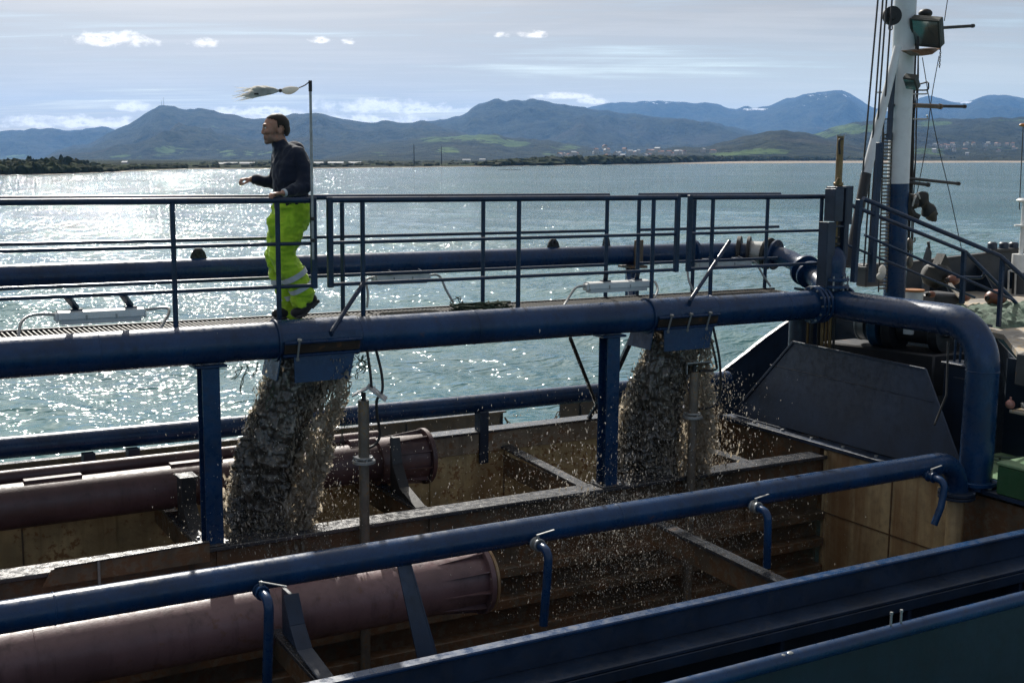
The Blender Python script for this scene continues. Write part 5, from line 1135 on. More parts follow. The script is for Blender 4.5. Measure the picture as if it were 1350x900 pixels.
def foredeck_gear():
    Z = 4.64
    t = thing('bow_bulwark', (15.5, 13, Z), 'dark bow bulwark at the far side of the foredeck', 'bulwark', 'far side bulwarks')
    m = MB(); a, b = at(1197, 346, Y=12.98), at(1360, 327, Y=12.98); m.prism([(a.x, 12.98, Z-1.5), (b.x, 12.98, Z-1.5), b, a], (0, .02, 0)); m.build('plating', M_HULL, t)
    m = MB(); m.bar(a, b, .12, .03); m.build('cap_rail', M_DARK, t)
    for x in (15.0, 16.0, 16.9): m = MB(); m.prism([(x, 12.978, Z), (x, 12.978, 5.15), (x, 12.6, Z)], (.02, 0, 0)); m.build('stay', M_HULL, t)
    m = MB(); c = at(1224, 345, Y=12.6); m.prism([c+V(-.06, 0, -.5), c+V(.06, 0, -.5), c+V(.06, 0, .14), c+V(0, 0, .22), c+V(-.06, 0, .06)], (0, .05, 0)); m.tube([c+V(0, 0, .2), c+V(-.03, 0, .30)], .022, 8); o = m.build('fender_bracket', M_HULL); tag(o, 'narrow upright steel bracket at the near end of the bow bulwark', 'bracket')
    t = thing('fairlead', at(1323, 330, Y=12.9), 'steel roller fairlead on top of the bow bulwark', 'fairlead')
    m = MB(); a, b = at(1303, 330, Y=12.9), at(1340, 328, Y=12.9); m.bar(a, b, .2, .04); m.build('base', M_DARK, t)
    for px in (1308, 1323, 1336): c = at(px, 329, Y=12.9); m = MB(); m.tube([c, c+V(0, 0, .10), c+V(0, 0, .12)], [.075, .075, .05], 16); m.build('roller', M_PLATE, t)
    c = at(1205, 385, Y=11.6); c.z = Z
    t = thing('mooring_bollard', c, 'white round bollard with orange top right of the mast', 'bollard'); m = MB(); m.tube([c, c+V(0, 0, .27)], .125, 24); m.build('barrel', M_LAMPW, t); m = MB(); m.tube([c+V(0, 0, .272), c+V(0, 0, .30)], .14, 24); m.build('cap', M_ORANGE, t)
    m = MB(); c = at(1143, 362, Y=12.0); m.frame_box(at(1150, 362, Y=12.2), (.22, 0, 0), (0, .1, 0), (0, 0, .16), .02); m.frame_box(at(1150, 352, Y=12.2), (.25, 0, 0), (0, .12, 0), (0, 0, .02), .005); o = m.build('deck_box', M_GREYDECK); tag(o, 'low grey deck box left of the mast foot', 'box')
    m = MB(); m.ball(at(1163, 358, Y=11.2), (.05, .05, .09), 10, 8); m.ball(at(1161, 364, Y=11.2), (.06, .05, .05), 10, 8); o = m.build('rag_bundle', M_FLAG); tag(o, 'pale rag bundle tied at the left of the mast foot', 'rag')
    t = thing('anchor_winch', at(1237, 380, Y=11.8), 'bulky dark winch under a cover right of the orange topped bollard', 'winch'); c = at(1236, 362, Y=11.8)
    m = MB(); m.ball(c, (.22, .2, .18), 18, 10); cc = np.array(m.v); nn = fbm(cc*7, 3, 8); m.v = [tuple(p+(p-cc.mean(0))*q*.35) for p, q in zip(cc, nn)]; m.build('cover', M_TARP, t); m = MB(); m.frame_box(V(c.x, c.y, Z+.1), (.3, 0, 0), (0, .25, 0), (0, 0, .1), .02); m.build('base', M_DARK, t)
    m = MB(); m.prism([c+V(-.1, -.1, .1), c+V(.15, -.1, .12), c+V(.02, -.1, .3)], (0, .15, 0)); m.build('hood', M_TARP, t)
    for (px, py, rr, lab) in ((1256, 369, .085, 'rusty salmon fender lying behind the ramp rail'), (1313, 392, .13, 'orange red buoy on the foredeck near the green net'), (1228, 388, .05, 'orange lifebuoy piece below the covered winch'), (1272, 392, .07, 'orange float behind the ramp post')):
        c = at(px, py, Y=11.5 if px < 1300 else 10.9); t = thing('deck_float', c, lab, 'float', 'orange floats on the foredeck'); m = MB(); m.ball(c, (rr*1.35, rr, rr*.85), 18, 10); m.build('body', M_BUOY, t); m = MB(); m.ring(c+V(-rr*1.3, 0, 0), (1, 0, 0), .015, .035, .04, 12); m.build('eye', M_BLACK, t)
    m = MB(); c = at(1340, 400, Y=10.3); c.z = Z; nx, ny = 40, 30; vs = []
    for i in range(nx):
        for j in range(ny): x = c.x-.9+2.6*i/nx; y = c.y-.5+1.5*j/ny; e = max(0, 1-((i-nx/2)/(nx/2))**2)*max(0, 1-((j-ny/2)/(ny/2))**2); vs.append((x, y, Z+.004+e**.6*.10))
    n_ = fbm(np.array(vs)*9, 4, 5); vs = [(x, y, z+.09*max(0, q+.3)*(1 if z > Z+.02 else 0)) for (x, y, z), q in zip(vs, n_)]
    m.add(vs, [(i*ny+j, (i+1)*ny+j, (i+1)*ny+j+1, i*ny+j+1) for i in range(nx-1) for j in range(ny-1)]); o = m.build('fishing_net', M_NET); tag(o, 'heap of pale green netting on the foredeck at the right edge', 'net')
    for k, (a, b, lab) in enumerate((((1252, 374), (1266, 392), 'short wooden batten leaning behind the near ramp rail'), ((1292, 352), (1332, 388), 'long wooden batten leaning beside the bent ramp rail'))):
        m = MB(); m.bar(at(*a, Y=11.3), at(*b, Y=11.0), .05, .03); o = m.build('wood_batten', M_DECK); tag(o, lab, 'batten', 'wooden battens on the foredeck')
    t = thing('light_post', at(1346, 380, Y=12.4), 'white post with round light at the right edge of the picture', 'light post'); c = at(1346, 335, Y=12.4)
    m = MB(); m.tube([c, c+V(0, 0, .85)], .035, 12); m.build('post', M_LAMPW, t); m = MB(); m.tube([c+V(0, 0, .80), c+V(0, 0, .83), c+V(0, 0, .86)], [.10, .13, .09], 18); m.build('top_light', M_LAMPW, t); m = MB(); m.tube([c+V(0, 0, .43), c+V(0, 0, .455)], .13, 18); m.build('disc', M_LAMPW, t); m = MB(); m.tube([c-V(0, 0, .28), c], .13, 20); m.build('base_drum', M_LAMPW, t); m = MB(); m.tube([V(c.x, c.y, Z), c-V(0, 0, .282)], .10, 16); m.build('pedestal', M_DARK, t)
    m = MB(); c = at(1349, 165, Y=13.5); m.ball(c, (.08, .06, .03), 10, 6); o = None
    t = thing('aft_light', c, 'small orange lamp on a thin rod at the right edge', 'lamp'); m.build('lamp_body', M_ORANGE, t); m = MB(); m.tube([c-V(0, 0, .03), c-V(-.05, 0, 1.4)], .008, 6); m.build('rod', M_WIRE, t)
    t = thing('pipe_stand', at(1335, 375, Y=12.0), 'pale metal frame under the bow bulwark at the right edge', 'frame')
    for px in (1330, 1339): m = MB(); m.tube([at(px, 357, Y=12.0), at(px-1, 390, Y=12.0)], .014, 8); m.build('upright', M_GALV, t)
    m = MB(); m.tube([at(1330, 357, Y=12.0), at(1339, 357, Y=12.0)], .014, 8); m.build('crossbar', M_GALV, t)
foredeck_gear()

# ------------------------------------------------------------------ the man on the walkway
def skin_material():
    m, T, b, oc = material('skin'); n = T.noise(oc, 40, 4, .6)
    at_ = T.new('ShaderNodeAttribute', attribute_name='beard'); 
    c = T.mix(T.ss(n, .3, .7), (.29, .14, .095), (.36, .185, .125)); c = T.mix(T.math('MULTIPLY', at_.outputs['Fac'], .68), c, (.13, .085, .065))
    T.put(b.inputs['Base Color'], c); b.inputs['Roughness'].default_value = .5; b.inputs['Subsurface Weight'].default_value = .12; b.inputs['Subsurface Radius'].default_value = (.02, .008, .004); b.inputs['Subsurface Scale'].default_value = .4
    bump(T, b, n, .15, .002); return m
def cloth(name, col, scale=60, vary=.2, rough=.9, trans=0.0):
    m, T, b, oc = material(name); n1 = T.noise(oc, 6, 4, .6); n2 = T.noise(oc, scale*6, 2, .5)
    c = T.mix(T.ss(n1, .3, .7), tuple(k*(1-vary) for k in col), tuple(min(.95, k*(1+vary)) for k in col)); T.put(b.inputs['Base Color'], c); b.inputs['Roughness'].default_value = rough
    b.inputs['Sheen Weight'].default_value = .25; b.inputs['Specular IOR Level'].default_value = .2; bump(T, b, n2, .25, .002)
    if trans:
        tr = T.new('ShaderNodeBsdfTranslucent'); T.put(tr.inputs['Color'], c); mx = T.new('ShaderNodeMixShader'); mx.inputs[0].default_value = trans
        T.l.new(b.outputs[0], mx.inputs[1]); T.l.new(tr.outputs[0], mx.inputs[2]); T.l.new(mx.outputs[0], T.n['Material Output'].inputs[0])
    return m
M_SKIN = skin_material(); M_SWEAT = cloth('navy_sweater_knit', (.010, .014, .030)); M_HIVIS = cloth('hi_vis_yellow_fabric', (.46, .70, .038), vary=.16, rough=.75, trans=.12)
M_REFL = cloth('reflective_band', (.52, .54, .56), vary=.08, rough=.35); M_BOOT = cloth('boot_rubber', (.020, .020, .022), rough=.5); M_SOLE = cloth('boot_sole', (.045, .043, .040), rough=.7)
M_HAIR = cloth('dark_hair', (.018, .013, .010), rough=.6); M_EYE = cloth('eye_white', (.5, .48, .46), vary=.02, rough=.2); M_ZIP = cloth('metal_zip', (.25, .26, .28), rough=.3); M_WATCH = cloth('watch_case', (.45, .47, .5), rough=.25)
def man():
    org = at(383, 418, Y=10.68); org.z = 5.13
    t = thing('person', org, 'man in navy sweater and yellow hi-vis trousers stepping along the walkway', 'person')
    P = lambda x, y, Y=10.68: at(x, y, Y=Y)
    # ---- body: one continuous skin (head, neck, arms, hands, trunk and legs)
    b = MB()
    H = Vector((-.966, .259, 0)); Lx = Vector((-.259, -.966, 0)); Zu = V(0, 0, 1)
    Mh = Matrix((H, Lx, Zu)).transposed()          # columns: forward, left, up
    Yh = 10.68; k = .00695
    tilt = Matrix.Rotation(radians(7), 3, Lx)
    Mt = tilt @ Mh
    b.ball(P(364.5, 165, Yh), (.112, .082, .098), 24, 16, Mt)                 # skull
    b.ball(P(356, 171, Yh), (.066, .066, .080), 20, 14, Mt)                   # face
    b.ball(P(355.5, 181, Yh), (.052, .054, .060), 18, 12, Mt)                 # jaw
    b.ball(P(352.2, 187.2, Yh), (.026, .034, .024), 14, 10, Mt)               # chin
    b.capsule(P(348.3, 165.2, Yh)+Lx*.035, P(348.3, 165.2, Yh)-Lx*.035, .014, .014, 10)      # brow
    b.capsule(P(347.8, 168.0, Yh), P(346.2, 175.2, Yh), .010, .0145, 10)      # nose
    for s in (-1, 1): b.ball(P(347.6, 176.2, Yh)+Lx*.013*s, .0105, 10, 8)
    for s in (-1, 1): b.ball(P(351.5, 174, Yh)+Lx*.043*s, (.024, .020, .022), 12, 8, Mt)     # cheekbones
    b.capsule(P(348.4, 180.2, Yh)+Lx*.018, P(348.4, 180.2, Yh)-Lx*.018, .0085, .0085, 8)     # lips
    b.capsule(P(348.8, 183.0, Yh)+Lx*.015, P(348.8, 183.0, Yh)-Lx*.015, .009, .009, 8)
    for s in (-1, 1):
        b.ball(P(368, 173, Yh)+Lx*.080*s, (.022, .012, .034), 12, 10, Mt)                    # ears
        b.ball(P(362, 183, Yh)+Lx*.050*s, (.030, .022, .030), 12, 8, Mt)                     # jaw angle
    b.capsule(P(366.5, 180, Yh), P(373, 200, Yh), .060, .070, 18)             # neck
    b.capsule(P(380, 217, 10.68), P(384, 262, 10.68), .105, .105, 18)
    for s, Ys in ((1, 10.54), (-1, 10.84)): b.capsule(P(377, 206, 10.68), P(384, 209, Ys), .07, .045, 16)
    LW, LE = P(374, 254.5, 10.33), P(402, 246, 10.42)
    b.capsule(P(389, 211, 10.53), LE, .042, .038, 14); b.capsule(LE, LW, .042, .029, 14)
    RW, RE = P(331, 236.5, 11.0), P(361, 240, 10.98)
    b.capsule(P(379, 211, 10.85), RE, .042, .038, 14); b.capsule(RE, RW, .042, .029, 14)
    def hand(w, pal, fingers, thumb, pw, up):
        """palm from wrist w to pal, fingers = lists of joints, thumb = joints"""
        d = (pal-w).normalized(); sd_ = d.cross(up).normalized()
        for q in (-1.2, -.4, .4, 1.2): b.capsule(w+sd_*pw*.62*q, pal+sd_*pw*q, .0155, .0135, 10)
        for f in fingers:
            for i in range(len(f)-1): b.capsule(f[i], f[i+1], .0115-.001*i, .0108-.001*i, 8)
        for i in range(len(thumb)-1): b.capsule(thumb[i], thumb[i+1], .0135-.0012*i, .0122-.0012*i, 8)
    # far hand held out, fingers curled down
    pal = P(322.5, 236.0, 11.0); up = V(0, 0, 1); dd = (pal-RW).normalized(); sd_ = dd.cross(up).normalized()
    fs = []
    for q, (l, dr) in zip((-1.4, -.45, .5, 1.4), ((.030, 1.0), (.036, 1.05), (.034, 1.1), (.027, 1.15))):
        a = pal+sd_*.0185*q; p1 = a+dd*l*.95-up*.006*dr; p2 = p1+dd*l*.40-up*.024*dr; p3 = p2-dd*.006-up*.022*dr; fs.append([a, p1, p2, p3])
    th = [RW+dd*.02+sd_*(-.026)-up*.006, RW+dd*.055-sd_*.040-up*.028, RW+dd*.085-sd_*.034-up*.046]
    hand(RW, pal, fs, th, .0175, up)
    # near hand resting round the top rail
    pal = P(362, 255.5, 10.30); dd = (pal-LW).normalized(); up = V(0, 0, 1); sd_ = dd.cross(up).normalized(); fs = []
    for q, l in zip((-1.4, -.45, .5, 1.4), (.030, .036, .034, .026)):
        a = pal+sd_*.0175*q; p1 = a+dd*l*.9+up*.001; p2 = p1+dd*l*.5-up*.016; p3 = p2+dd*.004-up*.02; fs.append([a, p1, p2, p3])
    th = [LW+dd*.022+sd_*.022, LW+dd*.05+sd_*.040-up*.012, LW+dd*.075+sd_*.042-up*.028]
    hand(LW, pal, fs, th, .0165, up)
    hipL, kneeL, ankL = P(387, 283, 10.59), P(373, 338, 10.57), P(402, 388, 10.56); hipR, kneeR, ankR = P(380, 283, 10.77), P(367, 338, 10.80), P(384, 402, 10.80)
    b.capsule(P(385, 275, 10.59), P(382, 275, 10.77), .11, .11, 16)
    for h, kn, an in ((hipL, kneeL, ankL), (hipR, kneeR, ankR)): b.capsule(h, kn, .085, .058, 16); b.capsule(kn, an, .055, .040, 16)
    body = fuse(b, .0062, .5, 'body', M_SKIN, t, iters=2)
    me = body.data; a = me.attributes.new('beard', 'FLOAT', 'POINT'); co = np.empty(len(me.vertices)*3); me.vertices.foreach_get('co', co); co = co.reshape(-1, 3)+np.array(org)
    jc = np.array(P(355.5, 183, Yh)); d = co-jc; f_ = d @ np.array(H); z_ = d[:, 2]
    top = np.where(f_ > .02, .012, np.where(f_ > -.03, .03, .075)); val = np.clip((top-z_)/.03+.2, 0, 1)*np.clip((f_+.06)/.03, 0, 1)*np.clip((z_+.07)/.02, 0, 1)*.85
    a.data.foreach_set('value', val.astype(np.float32))
    # ---- hair: cap over the skull, kept off the face
    hm = MB(); hm.ball(P(365.0, 164.6, Yh), (.116, .0865, .1025), 48, 34, Mt); c0 = P(365.0, 164.6, Yh)
    vs = [Vector(v) for v in hm.v]; loc = [Mt.transposed() @ (v-c0) for v in vs]
    nz = fbm(np.array([list(v) for v in vs])*30, 3, 4)
    hm.v = [tuple(v+(v-c0).normalized()*(.0035*n)) for v, n in zip(vs, nz)]
    def keep(l):
        if l.x > .035: return l.z > .046+(l.x-.035)*.35
        if l.x > .004: return l.z > .046-(.035-l.x)*.6
        if l.x > -.016: return l.z > -.030
        if l.x > -.052: return l.z > .004-(-.016-l.x)*1.0
        return l.z > -.088
    npz = MB(); npz.ball(P(368.6, 171.0, Yh), (.096, .0775, .088), 40, 26, Mt); cn_ = P(368.6, 171.0, Yh)
    hm.f = [f for f in hm.f if all(keep(loc[i]) for i in f)]
    ln = [Mt.transposed() @ (Vector(v)-cn_) for v in npz.v]; npz.f = [f for f in npz.f if all(ln[i].x < -.035 and -.072 < ln[i].z < .05 for i in f)]; npz.fm = [0]*len(npz.f); npz.build('nape_hair', M_HAIR, t, angle=180)
    used = {i for f in hm.f for i in f}
    inner = [tuple(Vector(hm.v[i])+(c0-Vector(hm.v[i])).normalized()*.012) for i in range(len(hm.v))]; n0 = len(hm.v); edges = {}
    for f in hm.f:
        for i in range(len(f)): e = (f[i], f[(i+1) % len(f)]); edges[e] = 1
    rim = [(bq, aq, aq+n0, bq+n0) for (aq, bq) in edges if (bq, aq) not in edges]
    hm.f = hm.f+[tuple(reversed([i+n0 for i in f])) for f in hm.f]+rim; hm.v = hm.v+inner; hm.fm = [0]*len(hm.f); hm.build('hair', M_HAIR, t, angle=180)
    for s in (-1, 1):
        e = MB(); e.ball(P(350.2, 168.8, Yh)+Lx*.030*s, .0125, 12, 8); e.build('eye', M_EYE, t)
        e = MB(); e.capsule(P(347.9, 164.8, Yh)+Lx*.015*s, P(349.2, 164.4, Yh)+Lx*.048*s, .0052, .0045, 8); e.build('eyebrow', M_HAIR, t)
    # ---- sweater
    s = MB()
    s.ball(P(383, 219, 10.68), (.175, .215, .20), 24, 16, Matrix.Rotation(radians(4), 3, Lx) @ Mh)
    s.capsule(P(384, 225, 10.60), P(384, 256, 10.61), .165, .150, 20); s.capsule(P(382, 225, 10.76), P(383, 256, 10.76), .160, .148, 20)
    s.capsule(P(384.5, 256, 10.62), P(385, 268, 10.62), .155, .168, 20); s.capsule(P(383, 256, 10.74), P(384, 268, 10.75), .152, .166, 20)
    s.capsule(P(388, 199, 10.68), P(393, 222, 10.68), .09, .13, 18)
    s.capsule(P(373, 199, 10.68), P(390, 207, 10.53), .085, .088, 16); s.capsule(P(372, 199, 10.68), P(379, 207, 10.85), .085, .085, 16)
    s.capsule(P(391, 206, 10.52), P(400, 226, 10.47), .086, .076, 16); s.capsule(P(400, 226, 10.47), LE, .076, .066, 16); s.capsule(LE, LE.lerp(LW, .84), .064, .044, 16)
    s.capsule(P(378, 206, 10.86), RE, .080, .066, 16); s.capsule(RE, RE.lerp(RW, .84), .060, .042, 16)
    s.capsule(P(368.5, 190.5, Yh), P(372, 198, Yh), .073, .088, 18)          # high collar
    def folds(c): w = c+np.array(org); return .012*fbm(w*np.array([9, 9, 6]), 3, 21, ridge=True)+.006*fbm(w*24, 2, 8)
    fuse(s, .011, .5, 'sweater', M_SWEAT, t, folds, 3)
    z = MB(); z.tube([P(361.5, 193, Yh)+Lx*.01, P(358.5, 203, Yh)+Lx*.014, P(357.5, 212, Yh)+Lx*.016, P(357.5, 219, Yh)+Lx*.016], .006, 6); z.build('zip', M_ZIP, t)
    for q, (ww, wl) in enumerate(((RE.lerp(RW, .86), RW), (LE.lerp(LW, .84), LW))):
        c = MB(); c.tube([ww, ww.lerp(wl, .45)], .043, 16); c.build('cuff', M_SWEAT, t)
    c = MB(); w0 = LE.lerp(LW, .97); ax = (LW-LE).normalized(); c.ring(w0, ax, .027, .036, .028, 18); c.build('watch', M_WATCH, t)
    # ---- trousers, baggy
    p = MB()
    p.capsule(P(387, 274, 10.60), P(384, 292, 10.60), .155, .150, 20); p.capsule(P(382, 274, 10.76), P(376, 292, 10.77), .150, .145, 20)
    p.capsule(P(372, 288, 10.7), P(379, 300, 10.7), .10, .11, 16)
    for a0, k0, n0, out in ((hipL, kneeL, ankL, .0), (hipR, kneeR, ankR, 0)):
        p.capsule(a0, a0.lerp(k0, .55), .145, .128, 20); p.capsule(a0.lerp(k0, .55), k0, .128, .112, 20); p.capsule(k0, k0.lerp(n0, .5), .110, .108, 20); p.capsule(k0.lerp(n0, .5), k0.lerp(n0, .96), .108, .088, 20)
    p.capsule(P(361, 292, 10.60), P(363, 306, 10.60), .055, .06, 14)            # cargo pocket
    p.capsule(P(396, 395, 10.57), P(399, 390, 10.57), .088, .09, 16)
    p.capsule(P(383, 396, 10.79), P(386, 411, 10.79), .082, .080, 16)
    def pf(c): w = c+np.array(org); return .022*fbm(w*np.array([6, 6, 9]), 3, 33, ridge=True)+.017*fbm(w*np.array([11, 11, 20]), 3, 5, ridge=True)-.006
    fuse(p, .012, .5, 'trousers', M_HIVIS, t, pf, 2)
    def band(c, ax, r0, w, nm='reflective_stripe'):
        mb = MB(); c = Vector(c); ax = Vector(ax).normalized(); u = ax.cross(V(0, 1, 0)).normalized(); v = ax.cross(u); n = 30; vs = []; fs = []
        for o in (-w/2, w/2):
            for q in range(n): an = 2*pi*q/n; pt = c+ax*o+(u*cos(an)+v*sin(an))*r0; nn = float(vnoise(np.array([[pt.x*9, pt.y*9, pt.z*9]]), 3)[0]); vs.append(c+ax*o+(u*cos(an)+v*sin(an))*(r0+.006*nn))
        fs = [(q, (q+1) % n, n+(q+1) % n, n+q) for q in range(n)]; mb.add(vs, fs); mb.build(nm, M_REFL, t, angle=180)
    dl = (ankL-kneeL).normalized(); dr_ = (ankR-kneeR).normalized()
    band(kneeL+dl*.20, dl, .127, .05); band(kneeL+dl*.325, dl, .119, .045); band(kneeR+dr_*.215, dr_, .126, .05); band(kneeR+dr_*.385, dr_, .116, .045)
    # ---- boots
    def boot(heel, toe, ball, ank, nm):
        q = thing(nm, org, None, None); SHIP_TOP.remove(q); bpy.data.objects.remove(q)
        m = MB(); m.capsule(ank, heel, .062, .048, 14); m.capsule(heel, ball, .047, .052, 14); m.capsule(ball, toe, .052, .042, 14); m.capsule(ank, ball, .055, .048, 14)
        bo = fuse(m, .009, .5, 'boot', M_BOOT, t, None, 2)
        dv = (ball-heel).normalized(); sdv = dv.cross(V(0, 0, 1)).normalized(); un = sdv.cross(dv).normalized(); m = MB()
        dn = -un*.048
        m.bar(heel+dn-dv*.03, heel+dn+dv*.07, .095, .030, un, .006); m.bar(heel+dn+dv*.072+un*.006, ball+dn*.98-dv*.0, .085, .018, un, .004); d2 = (toe-ball).normalized(); m.bar(ball+dn*1.0, toe+dn*.95+d2*.03, .10, .022, un, .006)
        for q2 in range(5): c = ball+dn*1.12+d2*(.012*q2*1.6); m.bar(c-sdv*.045, c+sdv*.045, .012, .014, un, .002)
        so = m.build('boot_sole', M_SOLE, t)
    # near boot pushed up on its toe, sole showing; far boot flat
    boot(P(411.5, 393.5, 10.56), P(389, 416.5, 10.56)+V(0, 0, .03), P(396, 410, 10.56), P(404, 388, 10.56), 'boot')
    bz = 5.13+.065
    h_ = P(392, 414, 10.80); h_.z = bz; b_ = P(374, 415, 10.80); b_.z = bz; t_ = P(364, 416, 10.80); t_.z = bz-.004
    boot(h_, t_, b_, P(385, 404, 10.80), 'boot')
man()

# ------------------------------------------------------------------ falling mud, splashes and drops
def mud_material(name, c0, c1, c2, trans, rough=.28):
    m, T, b, oc = material(name); n1 = T.noise(T.map(oc, (1, 1, .38)), 9, 6, .65, .5); n2 = T.noise(T.map(oc, (1, 1, .45)), 30, 5, .62, .4)
    c = T.mix(T.ss(n1, .36, .62), c0, c1); c = T.mix(T.ss(n2, .52, .72), c, c2)
    T.put(b.inputs['Base Color'], c); b.inputs['Roughness'].default_value = rough; b.inputs['IOR'].default_value = 1.4; b.inputs['Coat Weight'].default_value = 1.0; b.inputs['Coat Roughness'].default_value = .06
    nb = bump(T, b, T.math('ADD', n2, T.math('MULTIPLY', n1, .7)), .9, .03)
    tr = T.new('ShaderNodeBsdfTranslucent'); T.put(tr.inputs['Color'], T.mix(.4, c, (.72, .61, .45))); mx = T.new('ShaderNodeMixShader'); mx.inputs[0].default_value = trans
    T.l.new(b.outputs[0], mx.inputs[1]); T.l.new(tr.outputs[0], mx.inputs[2]); T.l.new(mx.outputs[0], T.n['Material Output'].inputs[0]); return m
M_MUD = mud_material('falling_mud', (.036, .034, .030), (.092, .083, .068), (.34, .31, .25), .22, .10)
M_SHEET = mud_material('sunlit_mud_sheet', (.24, .21, .165), (.46, .42, .345), (.70, .66, .58), .60)  # pale copy of the mud, sunlit tone put into the colour
M_FOAM = mud_material('muddy_splash', (.16, .14, .11), (.30, .26, .20), (.50, .45, .37), .40)
md, Td, bd, ocd = material('water_drop'); bd.inputs['Base Color'].default_value = (.58, .55, .50, 1); bd.inputs['Roughness'].default_value = .12; bd.inputs['IOR'].default_value = 1.33
trd = Td.new('ShaderNodeBsdfTranslucent'); trd.inputs['Color'].default_value = (.85, .82, .76, 1); mxd = Td.new('ShaderNodeMixShader'); mxd.inputs[0].default_value = .5
Td.l.new(bd.outputs[0], mxd.inputs[1]); Td.l.new(trd.outputs[0], mxd.inputs[2]); Td.l.new(mxd.outputs[0], Td.n['Material Output'].inputs[0]); M_DROP = md

ICO = {}
def ico(sub):
    if sub not in ICO:
        bm = bmesh.new(); bmesh.ops.create_icosphere(bm, subdivisions=sub, radius=1); ICO[sub] = (np.array([v.co[:] for v in bm.verts]), np.array([[v.index for v in f.verts] for f in bm.faces])); bm.free()
    return ICO[sub]
def blobs(name, pts, mat, sub=1, jag=.35, flake=False):
    """many small ragged lumps or drops joined as one mass; pts = (x, y, z, rx, rz, seed)"""
    base, fa = ico(sub)
    if flake: fa = fa[(base[fa][:, :, 0] > -.05).all(1)]
    n = len(pts); A = np.array(pts); nb = len(base)
    q = np.repeat(base[None], n, 0)
    if jag: d = 1+jag*vnoise((q*1.7+A[:, 5][:, None, None]*3.7).reshape(-1, 3), 7).reshape(n, nb, 1); q = q*d
    th = A[:, 5]*7.1; sl = .35*np.sin(A[:, 5]*3.3)
    x = q[:, :, 0]*A[:, 3:4]; y = q[:, :, 1]*A[:, 3:4]; z = q[:, :, 2]*A[:, 4:5]
    x = x+z*sl[:, None]; c, s = np.cos(th)[:, None], np.sin(th)[:, None]; v = np.stack([x*c-y*s, x*s+y*c, z], -1)+A[:, None, :3]
    f = (fa[None]+(np.arange(n)*nb)[:, None, None]).reshape(-1, 3); v = v.reshape(-1, 3); org = v.mean(0)
    me = bpy.data.meshes.new(name); me.from_pydata((v-org).tolist(), [], f.tolist()); me.materials.append(mat); me.polygons.foreach_set('use_smooth', [True]*len(me.polygons))
    o = bpy.data.objects.new(name, me); COL.objects.link(o); o.location = org; SHIP_TOP.append(o); tag(o, kind='stuff'); return o

